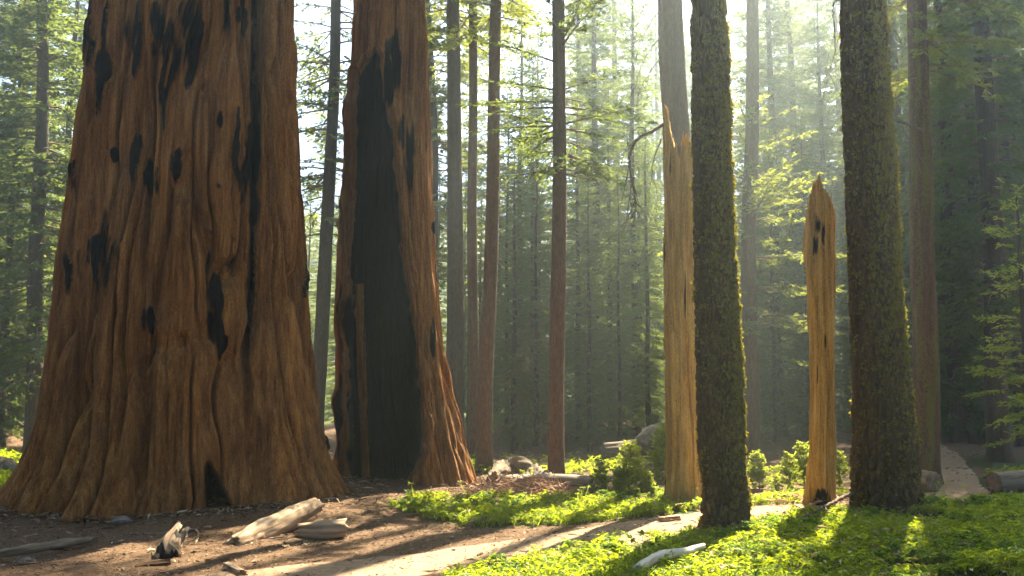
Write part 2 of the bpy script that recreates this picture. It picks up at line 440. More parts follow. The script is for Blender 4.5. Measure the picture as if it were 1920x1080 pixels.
D += .09*vn(sxw*2.1, syw*2.1, Z*.2, 37)+.045*vn(sxw*6, syw*6, Z*.55, 38)+.018*vn(sxw*17, syw*17, Z*1.6, 39)+.009*vn(sxw*40, syw*40, Z*5, 40)
# the deep crack between the two fused stems
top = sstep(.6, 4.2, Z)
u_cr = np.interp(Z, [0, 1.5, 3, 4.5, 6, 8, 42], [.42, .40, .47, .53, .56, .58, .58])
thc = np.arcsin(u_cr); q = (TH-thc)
PUSH = top*.8*np.exp(-(q/np.interp(Z, [0, 3, 8], [.018, .030, .060]))**4)
D += top*.16*np.exp(-((q-.32)/.2)**2)-top*.10*np.exp(-(q/.16)**2)
V = around(C, dA, R+D, TH, Z, av)
px, py = proj(V); front = np.cos(TH) > -.1
py0 = py.copy(); px0 = px.copy()
# the burnt hole at the foot
yy = [860, 880, 905, 940, 970, 1000]; xl = [388, 383, 382, 383, 387, 395]; xr = [392, 402, 416, 432, 441, 446]
inn = np.minimum(px-np.interp(py, yy, xl), np.interp(py, yy, xr)-px)
hole = sstep(-2, 12, inn)*sstep(858, 885, py)*front
PUSH = PUSH+1.2*hole; D2 = 0
# black burn scars traced on the bark: x, y, half width, half height
SCARS = [(260, 60, 26, 60), (285, 25, 20, 40), (365, 60, 22, 110), (350, 100, 12, 60), (325, 110, 14, 90), (308, 120, 9, 100), (255, 300, 12, 45), (250, 330, 10, 60), (215, 310, 11, 18), (412, 235, 9, 18), (408, 350, 8, 9), (330, 300, 14, 26), (338, 320, 9, 20), (425, 30, 13, 60), (430, 70, 10, 40),
         (205, 460, 22, 70), (180, 500, 13, 60), (155, 500, 12, 50), (192, 160, 9, 80), (205, 100, 10, 70), (285, 360, 9, 40), (425, 480, 15, 26), (405, 540, 24, 60), (405, 610, 18, 50), (420, 640, 24, 22), (288, 607, 24, 25), (298, 592, 12, 16), (298, 640, 4, 12),
         (460, 330, 10, 60), (468, 250, 6, 40), (475, 410, 6, 12), (445, 290, 6, 60), (390, 400, 4, 8), (418, 402, 4, 6), (395, 440, 4, 7), (437, 440, 4, 7), (572, 190, 6, 22), (572, 525, 7, 14), (615, 800, 7, 22), (350, 30, 12, 50), (455, 20, 8, 30), (128, 520, 8, 40), (170, 60, 8, 60), (140, 340, 8, 30), (300, 180, 5, 40), (375, 145, 8, 25)]
rag = .8*vn(sxw*7, syw*7, Z*.7, 46)+.65*vn(sxw*18, syw*18, Z*1.8, 47)
wpx = 6*vn(sxw*3, syw*3, Z*2, 48)+3*vn(sxw*8, syw*8, Z*5, 48); wpy = 34*vn(sxw*6, syw*6, Z*.6, 49)
ch = np.zeros_like(px)
for (x, y, a, b) in SCARS:
    a, b = a*.86, b*.86
    dd = ((px+wpx-x)/a)**2+((py+wpy-y)/b)**2
    ch = np.maximum(ch, np.clip(1.05-.62*dd+rag, 0, 1)*(dd < 3))
ch = np.where(front, ch, 0)
ch = np.maximum(ch, hole*1.3)
ch = np.maximum(ch, top*np.exp(-((TH-thc)/.055)**4)*1.0)  # shade of the deep crack painted in with the burn colour
ch = np.maximum(ch, .55*sstep(.35, .0, Z)*sstep(-.3, .5, vn(sx*3, sy*3, Z*3, 44)))
D2 = D2-D2*0+.055*sstep(.45, .75, ch+.3*vn(sx*9, sy*9, Z*3, 45))
Rt = R+D+D2
V = around(C, dA, Rt, TH, Z, av)+PUSH[..., None]*np.array((math.sin(av), math.cos(av), 0))
bx = float(c[20])
sA = thing('giant_sequoia', 'huge giant sequoia with burn scars on reddish bark and a dark hole at its foot', 'tree', (bx, dA, 0))
V = V-np.array((bx, dA, 0))
link('trunk', mesh('sequoia_trunk', V.reshape(-1, 3), grid_quads(len(zsA), len(thA)), None, True, [M_SEQ], None, {'char': ch}), sA)

# --- the second sequoia with the burnt-out hollow
dB = 18.6
LB = [(634, 960), (636, 930), (640, 850), (630, 705), (629, 610), (635, 450), (641, 300), (650, 150), (659, 0), (664, -60)]
RB = [(925, 960), (910, 905), (880, 830), (850, 742), (832, 650), (826, 560), (819, 400), (806, 200), (799, 0), (797, -60)]
zsB = np.concatenate([np.arange(-.5, 9.0, .03), np.linspace(9.1, 40, 36)])
thB = thetas(460)
c, r, av = big_trunk(LB, RB, dB, zsB, thB, 40, .45)
c, r = smooth1(c, 7), smooth1(r, 7)
Z, TH = np.meshgrid(zsB, thB, indexing='ij')
R = np.repeat(r[:, None], len(thB), 1); C = np.repeat(c[:, None], len(thB), 1)
sx, sy = np.sin(TH)*1.1, np.cos(TH)*1.1
wx = .22*vn(sx*1.3, sy*1.3, Z*.35, 51)+.05*vn(sx*4, sy*4, Z*1.2, 52)
sxw, syw = np.sin(TH+wx*.7)*1.1, np.cos(TH+wx*.7)*1.1
D = .20*np.exp(-np.clip(Z, 0, 99)/.8)*(vn(sx*1.9, sy*1.9, 3, 53)+.5*vn(sx*4, sy*4, 7, 54))
fur = np.abs(vn(sxw*2.6, syw*2.6, Z*.13, 55)); D -= .15*np.exp(-(fur/.06)**2)+.05*np.exp(-(fur/.25)**2)
fur2 = np.abs(vn(sxw*5.5, syw*5.5, Z*.25+5, 56)); D -= .08*np.exp(-(fur2/.07)**2)+.02*np.exp(-(fur2/.3)**2)
fur3 = np.abs(vn(sxw*12, syw*12, Z*.6+5, 69)); D -= .035*np.exp(-(fur3/.14)**2)
D += .05*vn(sxw*3.3, syw*3.3, Z*.25, 57)+.03*vn(sxw*9, syw*9, Z*.6, 58)+.014*vn(sxw*24, syw*24, Z*1.6, 59)
D += .05*vn(sx*7, sy*7, Z*2.2, 60)*sstep(.3, .9, np.sin(TH))*sstep(6, 2, Z)      # flaked right flank
V = around(C, dB, R+D, TH, Z, av)
px, py = proj(V); front = np.cos(TH) > 0
yy = [60, 95, 150, 300, 500, 700, 850, 900, 935, 960]
xl = [686, 680, 672, 664, 655, 650, 648, 652, 664, 676]
xr = [690, 714, 722, 742, 760, 788, 795, 770, 742, 730]
inn = np.minimum(px-np.interp(py, yy, xl), np.interp(py, yy, xr)-px)+4*vn(px*.03, py*.02, 0, 61)+3*vn(px*.12, py*.05, 0, 62)
jag = py-(88+10*vn(px*.12, 0, 0, 63)+22*np.abs(px-706)/16)
hole = sstep(-1, 9, np.minimum(inn, jag))*front
depth = np.interp(Z, [0, 4, 8], [1.25, .95, .55])
ch = hole*1.4
ch = np.where((np.abs(px-(676+(py-700)*.02)) < 9) & (py > 520) & (py < 930), ch*.25, ch)
for (x, y, a, b) in [(745, 120, 9, 60), (738, 90, 14, 22), (768, 290, 10, 60), (755, 250, 9, 30), (655, 600, 6, 60), (640, 560, 5, 40), (815, 425, 7, 12), (822, 510, 5, 20), (730, 150, 8, 60), (812, 640, 5, 40), (642, 770, 4, 80)]:
    dd = ((px-x)/a)**2+((py-y)/b)**2
    ch = np.maximum(ch, np.clip(1.15-.6*dd+.5*vn(sxw*12, syw*12, Z*.9, 65)+.3*vn(sxw*30, syw*30, Z*3, 66), 0, 1)*front*(dd < 3))
PUSH = hole*depth; lip = np.exp(-((np.minimum(inn, jag)+9)/7)**2)*front*sstep(70, 110, py); ins = -.10*lip*(1+.6*vn(Z*3, sx*8, 0, 68))
D = np.where(hole > .5, D*.45, D)
Rt = R+D-ins
V = around(C, dB, Rt, TH, Z, av)+PUSH[..., None]*np.array((math.sin(av), math.cos(av), 0))
bx = float(c[16])
sB = thing('giant_sequoia', 'smaller sequoia with a tall black burnt-out hollow in its trunk', 'tree', (bx, dB, 0))
V = V-np.array((bx, dB, 0))
link('trunk', mesh('hollow_sequoia_trunk', V.reshape(-1, 3), grid_quads(len(zsB), len(thB)), None, True, [M_SEQ], None, {'char': ch}), sB)

# --- mossy firs: plated bark, moss tufts, dead branches
def mossy_fir(label, Lc, Rc, d, seed, n, moss_lo, moss_hi, ntuft, H=32, cell=9., twigs=()):
    zs = np.concatenate([np.arange(-.35, d*.44+1.2, .022), np.linspace(d*.44+1.4, H, 26)])
    th = thetas(n)
    c, r, av = big_trunk(Lc, Rc, d, zs, th, H, .06)
    c, r = smooth1(c, 11), smooth1(r, 11)
    Z, TH = np.meshgrid(zs, th, indexing='ij'); R = np.repeat(r[:, None], n, 1); C = np.repeat(c[:, None], n, 1)
    rr = r[40]
    k = max(3, round(2*PI*rr*cell))/(2*PI)
    # plates on the unrolled trunk; the seam sits at the back
    s = TH*k+.35*vn(np.sin(TH)*2, np.cos(TH)*2, Z*2.2, seed); zz = Z*cell*.46+.5*vn(TH*3, 0, Z*3, seed+1)
    f1, f2, idr = worley(s, zz, seed+2)
    pl = sstep(.02, .32, f2-f1)
    lowrough = 1+1.1*sstep(1.6, .2, Z)
    D = (.040*(pl-1)+.026*(idr-.5)*pl)*lowrough+.008*vn(np.sin(TH)*rr*30, np.cos(TH)*rr*30, Z*9, seed+3)
    fur = np.abs(vn(np.sin(TH)*rr*6, np.cos(TH)*rr*6, Z*.5, seed+4)); D -= .035*np.exp(-(fur/.12)**2)*lowrough
    D += .12*rr*2*np.exp(-np.clip(Z, 0, 99)/.25)*vn(np.sin(TH)*1.7, np.cos(TH)*1.7, 0, seed+5)
    Rt = R+D
    V = around(C, d, Rt, TH, Z, av)
    ms = (.16+.30*fbm(np.sin(TH)*rr*4, np.cos(TH)*rr*4, Z*1.3, seed+6)+.34*np.sin(TH)*.8)*np.interp(Z, [0, moss_lo, moss_hi, H], [.12, .45, 1, 1])+.5*pl-.22
    bx = float(c[16])
    t = thing('mossy_fir', label, 'tree', (bx, d, 0), 'moss covered firs')
    off = np.array((bx, d, 0))
    link('trunk', mesh('mossy_trunk', (V-off).reshape(-1, 3), grid_quads(len(zs), n), None, True, [M_FIR], None, {'moss': ms}), t)
    # moss tufts sitting on the plates
    nr = np.searchsorted(zs, d*.44+1.0)
    I = RNG.integers(4, nr, ntuft*9); J = RNG.integers(0, n, ntuft*9)
    p = np.clip(ms[I, J]*1.5-.2+.7*vn(V[I, J, 0]*9, V[I, J, 1]*9, V[I, J, 2]*5, seed+9), 0, 1); ok = RNG.random(len(I)) < p; I, J = I[ok][:ntuft], J[ok][:ntuft]
    P = V[I, J]-off; thj = th[J]; nrm = around(0, 0, 1, thj, np.zeros_like(thj), av)
    kk = 7
    O = np.repeat(P, kk, 0)+RNG.normal(0, .010, (len(P)*kk, 3)); NN = np.repeat(nrm, kk, 0)
    Dv = NN*.75+RNG.normal(0, .75, O.shape); sz = np.repeat(RNG.uniform(.5, 1.25, len(P)), kk)
    Vk, Qk = kites(O-NN*.006, Dv, NN+RNG.normal(0, .6, O.shape), .036*sz*RNG.uniform(.6, 1.2, len(O)), .028*sz, .1)
    mo = link('moss', mesh('moss', Vk, Qk, None, False, [M_MOSS]), t); mo['kind'] = 'stuff'
    return t, c, r, zs
LM1 = [(1300, 1010), (1308, 985), (1309, 900), (1305, 700), (1300, 500), (1298, 300), (1294, -20), (1293, -60)]
RM1 = [(1424, 1010), (1411, 985), (1400, 850), (1393, 700), (1384, 560), (1376, 400), (1369, 150), (1362, -20), (1361, -60)]
m1, _, _, _ = mossy_fir('slimmer moss covered fir trunk standing in front of the tall broken snag', LM1, RM1, 13.45, 71, 250, .6, 1.8, 3400, 32, 15.)
LM2 = [(1578, 985), (1590, 950), (1597, 760), (1592, 600), (1585, 400), (1578, 200), (1572, -20), (1571, -60)]
RM2 = [(1752, 985), (1737, 950), (1725, 880), (1714, 760), (1701, 640), (1690, 500), (1683, 330), (1674, 200), (1663, -20), (1661, -60)]
m2, _, _, _ = mossy_fir('thickest moss covered fir trunk with dark base beside the green plants', LM2, RM2, 15.7, 91, 300, 1.6, 4.0, 3400, 34, 11.)

# --- broken snags
def snag(label, Lc, Rc, d, topf, seed, n, chars, knots=()):
    zl, xl = contour(Lc, d); zr, xr = contour(Rc, d)
    th = thetas(n); zmax = max(zl[-1], zr[-1])
    t = np.linspace(0, 1, 250)
    ztop = topf(th)
    Z = -.3+(ztop[None]+.3)*t[:, None]; TH = np.repeat(th[None], len(t), 0)
    XL, XR = np.interp(Z, zl, xl), np.interp(Z, zr, xr); C, R = .5*(XL+XR), .5*(XR-XL)
    rr = float(np.median(R))
    a, b = np.sin(TH+.1*vn(0, 0, Z*.6, seed))*rr, np.cos(TH)*rr
    D = .028*vn(a*11, b*11, Z*.35, seed)+.014*vn(a*28, b*28, Z*.9, seed+1)+.02*vn(a*9, b*9, Z*2.2, seed+10)-.05*np.exp(-(np.abs(vn(a*7, b*7, Z*.2, seed+2))/.07)**2)+.055*rr*2*vn(a*4, b*4, Z*.8, seed+6)+.05*rr*2*vn(a*9, b*9, Z*1.6, seed+11)
    D += .10*rr*2*np.exp(-np.clip(Z, 0, 9)/.2)*vn(a*6, b*6, 0, seed+3)
    av = math.atan2(C[80, 0], d); R = R*math.cos(av)
    V = around(C, d, R+D, TH, Z, av)
    px, py = proj(V); front = np.cos(TH) > 0
    ch = np.zeros_like(px); dent = np.zeros_like(px)
    for (x, y, aa, bb, kd) in chars:
        q2 = ((px-x)/aa)**2+((py-y)/bb)**2
        e = np.clip(1.1-.7*q2+.6*vn(a*22, b*22, Z*2.5, seed+8)+.35*vn(a*50, b*50, Z*8, seed+9), 0, 1)*front*(q2 < 3)
        ch = np.maximum(ch, e*.9); dent = np.maximum(dent, e*kd)
    Rt = R+D-dent
    V = around(C, d, Rt, TH, Z, av)
    # broken top: a splintered rim falling into a hollow
    last = V[-1]; cen = last.mean(0)
    in1 = cen+(last-cen)*np.array((.72, .72, 1)); in1[:, 2] -= .06+.12*np.abs(vn(np.sin(th)*6, np.cos(th)*6, 0, seed+4))
    in2 = cen+(last-cen)*np.array((.35, .35, .3)); in2[:, 2] = min(last[:, 2])-.18
    Vall = np.vstack([V.reshape(-1, 3), in1, in2])
    nr = len(t)+2
    bx = float(C[30, 0]); off = np.array((bx, d, 0))
    s = thing('snag', label, 'dead tree', (bx, d, 0), 'broken dead snags')
    link('trunk', mesh('snag_trunk', Vall-off, grid_quads(nr, n), None, True, [M_SNAG], None, {'char': np.r_[ch.ravel(), np.full(2*n, .0)]}), s)
    return s, off
dE = 16.9
zE = lambda y: at(1270, y, dE)[2]
def topE(th):
    u = np.sin(th)
    z = np.interp(u, [-1, -.85, -.7, -.45, -.3, -.1, .1, .3, .5, .8, 1], [zE(228), zE(222), zE(235), zE(285), zE(308), zE(300), zE(312), zE(282), zE(300), zE(285), zE(305)])
    z = z+.12*vn(th*5, 0, 0, 5)+.16*np.abs(vn(th*13, 0, 0, 6))+.14*np.abs(vn(th*24, 0, 0, 7))
    return np.where(np.cos(th) < 0, z-.25*np.abs(np.cos(th)), z)
snE, offE = snag('tall pale broken snag with a splintered spire, half hidden by a mossy trunk', [(1232, 960), (1241, 935), (1249, 880), (1247, 600), (1243, 450), (1245, 225)], [(1322, 960), (1316, 935), (1310, 880), (1306, 600), (1302, 450), (1298, 225)], dE, topE, 111, 150,
                 [(1256, 300, 2, 30, .02), (1285, 560, 2, 60, .02), (1244, 470, 3, 30, .03), (1245, 915, 6, 20, .03)])
dF = 16.5
zF = lambda y: at(1530, y, dF)[2]
def topF(th):
    u = np.sin(th)
    z = np.interp(u, [-1, -.8, -.55, -.25, 0, .16, .4, .56, .8, 1], [zF(392), zF(372), zF(350), zF(343), zF(348), zF(354), zF(366), zF(374), zF(384), zF(402)])
    z = z+.08*vn(th*6, 0, 0, 15)+.10*np.abs(vn(th*15, 0, 0, 16))+.07*np.abs(vn(th*27, 0, 0, 17))
    return np.where(np.cos(th) < 0, z-.3*np.abs(np.cos(th)), z)
snF, offF = snag('short golden snag with a pointed top, knot holes and a charred foot', [(1508, 960), (1513, 940), (1516, 800), (1517, 620), (1514, 530), (1510, 470), (1511, 430), (1513, 380), (1514, 343)], [(1572, 960), (1567, 940), (1565, 800), (1565, 620), (1565, 530), (1565, 480), (1564, 420), (1562, 390), (1560, 343)], dF, topF, 131, 150,
                 [(1531, 420, 8, 16, .10), (1526, 462, 9, 22, .07), (1545, 440, 4, 26, .05), (1538, 940, 24, 20, .02), (1548, 640, 2, 14, .02), (1532, 700, 1.5, 24, .02)])

# ------------------------------------------------------------------ forest trees
def crown_mesh(name, H, base, rad, seed, whorl=.45, per=5, dens=1.0, leaf=.15, mat=None, droop=.25, ragged=.35, shape=.75, wood=True, twig_step=.16, cover=1.):
    g = np.random.default_rng(seed); mb = MB()
    TO, TD, TL, TN = [], [], [], []
    z = base
    while z < H-.2:
        t = (z-base)/(H-base)
        lower = min(1., .55+2.2*t)
        for k in range(g.poisson(per)):
            az = g.uniform(0, 2*PI); L = rad*((1-t)**shape)*lower*g.uniform(1-ragged, 1.1)+.15
            if g.random() < .10: L *= .5
            zz = z+g.uniform(-.2, .2)
            nS = 7; s = np.linspace(0, 1, nS)
            a0 = .25*t*2-droop*(1-t)*g.uniform(.4, 1.4)
            hx = L*s; hz = L*(a0*s+.22*(1-t)*(s**2.2)*g.uniform(-.6, 1.0)*.6-.12*s*s*(1-t))
            wob = g.normal(0, .06)*L*s*s
            ca, sa = math.cos(az), math.sin(az)
            P = np.stack([ca*hx-sa*wob, sa*hx+ca*wob, zz+hz], -1)
            if wood: mb.tube(P, .010+.011*L, .004, 3, 1)
            n = max(3, int(L/twig_step*dens)); ss = np.linspace(.18+.15*(1-t)*g.random(), 1, n)
            for q, sv in enumerate(ss):
                if g.random() < .12: continue
                o = np.array([np.interp(sv, s, P[:, j]) for j in range(3)])
                i = min(int(sv*(nS-1)), nS-2); d = P[i+1]-P[i]; d /= np.linalg.norm(d)+1e-9
                side = np.cross(d, (0, 0, 1.)); side /= np.linalg.norm(side)+1e-9
                sg = 1 if q % 2 else -1
                tl = (.16+.30*L*(1-sv)**.7*.55)*g.uniform(.7, 1.25)
                td = d*.75+side*sg*g.uniform(.5, 1.0)+np.array((0, 0, g.uniform(-.35, .12)))
                if q == n-1: td = d
                TO.append(o); TD.append(td/np.linalg.norm(td)); TL.append(tl); TN.append(np.cross(side, d)+g.normal(0, .35, 3))
        z += whorl*g.uniform(.7, 1.3)
    TO, TD, TL, TN = map(np.array, (TO, TD, TL, TN))
    cnt = np.clip((TL/leaf*6.5*dens*cover).astype(int), 6, 24)
    idx = np.repeat(np.arange(len(TO)), cnt); m = len(idx)
    u = g.random(m)
    side = np.cross(TN[idx], TD[idx]); side /= np.linalg.norm(side, axis=1)[:, None]+1e-9
    sg = g.choice((-1, 1), m)[:, None]
    O = TO[idx]+TD[idx]*(TL[idx]*u)[:, None]+g.normal(0, .012, (m, 3))
    Dv = TD[idx]*.9+side*sg*g.uniform(.3, .9, (m, 1))+g.normal(0, .22, (m, 3))
    V, Q = kites(O, Dv, TN[idx]+g.normal(0, .5, (m, 3)), leaf*g.uniform(.6, 1.25, m), leaf*.30*cover**.5*g.uniform(.7, 1.3, m), .06)
    mb.add(V, Q, 0)
    return mb.build(name, [mat, M_TWIG], False)

CR = {
 'low':    crown_mesh('low_fir_crown', 27, 1.0, 2.9, 1, .34, 6, 1.0, .19, M_NEEDLE2, .35, cover=1.35),
 'mid':    crown_mesh('mid_fir_crown', 31, 3.5, 3.0, 2, .38, 6, 1.0, .19, M_NEEDLE, .30, cover=1.3),
 'sparse': crown_mesh('sparse_fir_crown', 33, 5.5, 3.2, 3, .52, 5, 1.0, .18, M_NEEDLE, .22, .55),
 'high':   crown_mesh('high_fir_crown', 34, 13, 3.0, 4, .5, 5, 1.0, .18, M_NEEDLE, .25),
 'narrow': crown_mesh('narrow_fir_crown', 21, 0.8, 2.0, 5, .34, 6, 1.0, .18, M_NEEDLE2, .4),
}
CR['top'] = crown_mesh('top_fir_crown', 36, 25, 2.4, 6, .55, 5, 1.0, .2, M_NEEDLE, .2)
CR['boughs'] = crown_mesh('lower_boughs', 10.8, 6.9, 2.7, 7, .42, 5, 1.0, .14, M_NEEDLE2, .25, .5, .35)
CR['boughs_tall'] = crown_mesh('lower_boughs', 10.2, 3.2, 3.0, 8, .5, 5, 1.0, .18, M_NEEDLE, .18, .5, .35)
CH = {'top': 36, 'low': 27, 'mid': 31, 'sparse': 33, 'high': 34, 'narrow': 21}
def trunk_tube(H, r0, lean=(0, 0), seed=0, n=28, moss=0., rings=60):
    z = np.concatenate([np.linspace(-.6, 2, 14), np.linspace(2.2, H, rings-14)]); th = np.linspace(0, 2*PI, n, endpoint=False)
    Z, TH = np.meshgrid(z, th, indexing='ij')
    R = r0*(1-np.clip(Z, 0, H)/H)**.75*(1+.35*np.exp(-np.clip(Z, 0, 99)/.3))+.012
    R = R*(1+.06*vn(np.sin(TH)*2.5, np.cos(TH)*2.5, Z*.8, seed)+.05*vn(np.sin(TH)*5, np.cos(TH)*5, Z*3, seed+1))
    X = lean[0]*Z+R*np.sin(TH)+.10*vn(Z*.18, 0, 0, seed+5)*np.clip(Z/4, 0, 1); Y = lean[1]*Z-R*np.cos(TH)+.1*vn(Z*.18, 3, 0, seed+6)*np.clip(Z/4, 0, 1)
    ms = moss*(.5+.6*fbm(np.sin(TH)*2, np.cos(TH)*2, Z*1.2, seed+3))
    return np.stack([X, Y, Z], -1).reshape(-1, 3), grid_quads(len(z), n), ms.ravel()
TREES = []     # (x, y, crown key, scale) for the shade check
def fir(name, label, px_base, d, width_px, px_top, crown, mat=M_RED, H=None, rot=0, seed=0, moss=0., group=None, scale=1., cz=0., boughs=None):
    x0 = (px_base-960)/F*d; y0 = d
    f0 = at(px_base, 750+F*EYE/d, d); x0 = f0[0]
    z0 = float(ground(np.array([x0]), np.array([y0]), False)[0])
    ptop = at(px_top, 0, d); lean = ((ptop[0]-x0)/(ptop[2]-z0), 0)
    H = H or CH.get(crown, 30)*scale
    r0 = width_px/F*d*.5*1.12
    t = thing(name, label, 'tree', (x0, y0, z0), group)
    V, Q, ms = trunk_tube(H+cz, r0, lean, seed, 28, moss)
    link('trunk', mesh('fir_trunk', V, Q, None, True, [mat], None, {'moss': ms}), t)
    if crown:
        for nm, key in (('crown', crown), ('lower_boughs', boughs)):
            if not key: continue
            c = link(nm, CR[key], t, (0, 0, cz if nm == 'crown' else 0)); c.scale = (scale,)*3
            c.rotation_euler = (0, math.atan(lean[0]), 0); c.rotation_euler.rotate_axis('Z', rot)      # follows the lean
    TREES.append((x0, y0, crown, scale, cz))
    return t, (x0, y0, z0), lean, r0
def dead_twigs(parent, base, items, mat=M_TWIG, name='dead_branch'):
    """items: list of pixel polylines with depth and radius, each a part"""
    for pts, d, r in items:
        mb = MB()
        P = np.array([at(px, py, d+dd) for px, py, dd in pts])-np.array(base)
        P = resample(P, .06); P += RNG.normal(0, .006, P.shape)
        mb.tube(P, r, r*.3, 5, 0)
        for q in range(max(3, int(len(P)/5))):
            i = RNG.integers(len(P)//4, len(P)); v = P[min(i, len(P)-1)]
            d0 = P[min(i, len(P)-1)]-P[max(i-2, 0)]; d0 = d0/(np.linalg.norm(d0)+1e-9)+RNG.normal(0, .75, 3); d0[2] -= .3
            L = RNG.uniform(.1, .38); s = np.linspace(0, 1, 5)[:, None]
            mb.tube(v+d0*L*s*1.3+np.array((0, 0, -.12))*L*s*s+RNG.normal(0, .012, (5, 3))*s, r*.35, .003, 4, 0)
        link(name, mb.build(name, [mat]), parent)

g_, bG, lG, rG = fir('slender_fir', 'slender straight brown trunk in mid ground, sunlit shafts beside it', 1043, 20.4, 25, 1051, 'top', M_RED, rot=.4, seed=201, scale=.95, boughs='boughs')
h_, bH, lH, rH = fir('hazy_fir', 'pale hazy trunk rising straight up behind the tall broken snag', 1285, 23.5, 50, 1258, 'high', M_RED, rot=2.0, seed=202, moss=.55, scale=1.05, cz=5.5, H=41)
i_, bI, lI, rI = fir('hazy_fir', 'straight hazy trunk with sunlit feathery boughs between the slim mossy fir and short snag', 1408, 29.5, 27, 1408, 'top', M_RED, rot=1.2, seed=203, scale=1.0, boughs='boughs_tall')
j_, bJ, lJ, rJ = fir('mossy_fir', 'tall straight trunk with yellow moss just right of the thickest mossy fir', 1735, 20.6, 42, 1726, 'high', M_RED, rot=.3, seed=204, moss=.92, scale=.95, cz=-3.5, H=32)
k_, bK, lK, rK = fir('dark_fir', 'dark fir trunk standing right of the far path', 1876, 27.6, 36, 1835, 'low', M_DARK, rot=.9, seed=205, scale=1.1, cz=3.0)
l_, bL, lL, rL = fir('dark_fir', 'dark trunked fir at left edge, nearest tree left of the giant sequoia', 62, 31.5, 27, 79, 'low', M_DARK, rot=.2, seed=206, scale=1.05, cz=1.4)
fir('dark_fir', 'dark straight trunk just right of the hollow sequoia, thickest of that group', 852, 30, 30, 847, 'high', M_DARK, rot=2.2, seed=207, scale=1.0)
fir('slender_fir', 'thin dark trunk in the middle of the three right of the hollow sequoia', 887, 27, 18, 881, 'high', M_RED, rot=1.1, seed=208, scale=.9)
fir('slender_fir', 'reddish leaning trunk, rightmost of the three beside the hollow sequoia', 908, 23.3, 25, 930, 'high', M_RED, rot=.1, seed=209, scale=.85)
fir('hazy_fir', 'tall fir added behind the slim mossy fir, its unseen crown shading the air', 1347, 33, 22, 1335, 'top', M_DARK, rot=.5, seed=212, scale=1.1)  # tree added so its crown above the frame shades the near air
fir('hazy_fir', 'hazy trunk hard against the right flank of the hollow sequoia', 822, 36, 22, 803, 'mid', M_DARK, rot=1.7, seed=210, scale=1.0, cz=2)
fir('hazy_fir', 'leaning hazy trunk seen in the gap between the two sequoias', 590, 32, 24, 630, 'sparse', M_DARK, rot=.5, seed=211, scale=1.0, cz=1.)

# dead branches on the nearer trees
dead_twigs(g_, bG, [([(1036, y0_, 0), (1036-L_*.33, y0_+L_*.12, -.1), (1036-L_*.7, y0_+L_*.5, -.2), (1036-L_, y0_+L_*RNG.uniform(.7, 1.2), RNG.uniform(-.5, .3))], 20.3, .0075) for y0_, L_ in ((565, 60), (590, 30), (628, 85), (640, 50), (690, 75), (702, 28), (748, 55), (790, 80), (800, 35))])
dead_twigs(snE, offE, [([(1250, 228, 0), (1225, 245, -.1), (1195, 262, -.2), (1180, 295, -.3), (1185, 340, -.3), (1192, 380, -.3), (1188, 420, -.3)], 16.9, .036),
                       ([(1215, 250, -.1), (1200, 238, -.1), (1182, 255, -.2), (1172, 285, -.2)], 16.9, .012),
                       ([(1240, 260, 0), (1222, 320, -.2), (1232, 360, -.2), (1228, 415, -.2)], 16.9, .012),
                       ([(1246, 430, 0), (1232, 432, -.1), (1218, 441, -.2)], 16.9, .010)])
dead_twigs(m2, (m2.location.x, m2.location.y, 0), [([(1680, 225, 0), (1705, 235, -.1), (1735, 245, -.2), (1752, 260, -.2), (1762, 282, -.2)], 15.7, .030),
                       ([(1690, 235, 0), (1712, 275, -.1), (1735, 310, -.1), (1748, 345, -.1)], 15.7, .012),
                       ([(1668, 45, 0), (1688, 75, 0), (1692, 110, 0), (1686, 140, 0)], 15.7, .010),
                       ([(1664, 12, 0), (1685, 12, 0), (1705, 2, 0)], 15.7, .014),
                       ([(1676, 160, 0), (1700, 150, .1), (1722, 145, .1)], 15.7, .010),
                       ([(1574, 0, 0), (1562, 10, -.1), (1565, 60, -.1), (1565, 105, -.1), (1550, 138, -.1)], 15.7, .014),
                       ([(1692, 405, 0), (1712, 385, .1), (1724, 372, .1)], 15.7, .010)])
dead_twigs(snF, offF, [([(1512, 388, 0), (1497, 390, 0), (1487, 402, 0), (1482, 425, 0)], 16.5, .009)])
dead_twigs(h_, bH, [([(1250, y0_, 0), (1225, y0_+25, -.2), (1200, y0_+70, -.3), (1190, y0_+120, -.3)], 23.5, .014) for y0_ in (-40, 10, 60, 100)])

# standing trees behind: each one placed by hand or drawn from a spaced scatter, kept out of the sunlit lane
K = 1/math.tan(SUN_EL); KX, KY = math.sin(SUN_AZ)*K, math.cos(SUN_AZ)*K
CB = {'top': 25, 'low': 1.2, 'mid': 4.5, 'sparse': 6, 'high': 13, 'narrow': 1.}
CRAD = {'top': 2.4, 'low': 2.7, 'mid': 2.9, 'sparse': 3.2, 'high': 3.0, 'narrow': 1.9}
LIT = [tuple(gpt(*q)[:2]) for q in [(780, 960), (860, 955), (950, 965), (1050, 955), (1150, 950), (1230, 945), (900, 1010), (1000, 1010), (1100, 1000), (850, 1060), (950, 1060), (1050, 1040), (1150, 1030), (1250, 1010), (1100, 1070), (1130, 905), (1180, 900), (1215, 910), (1430, 905), (1480, 900), (1520, 900), (1430, 960), (1500, 950), (1570, 960), (1010, 920), (930, 920), (1545, 925)]]
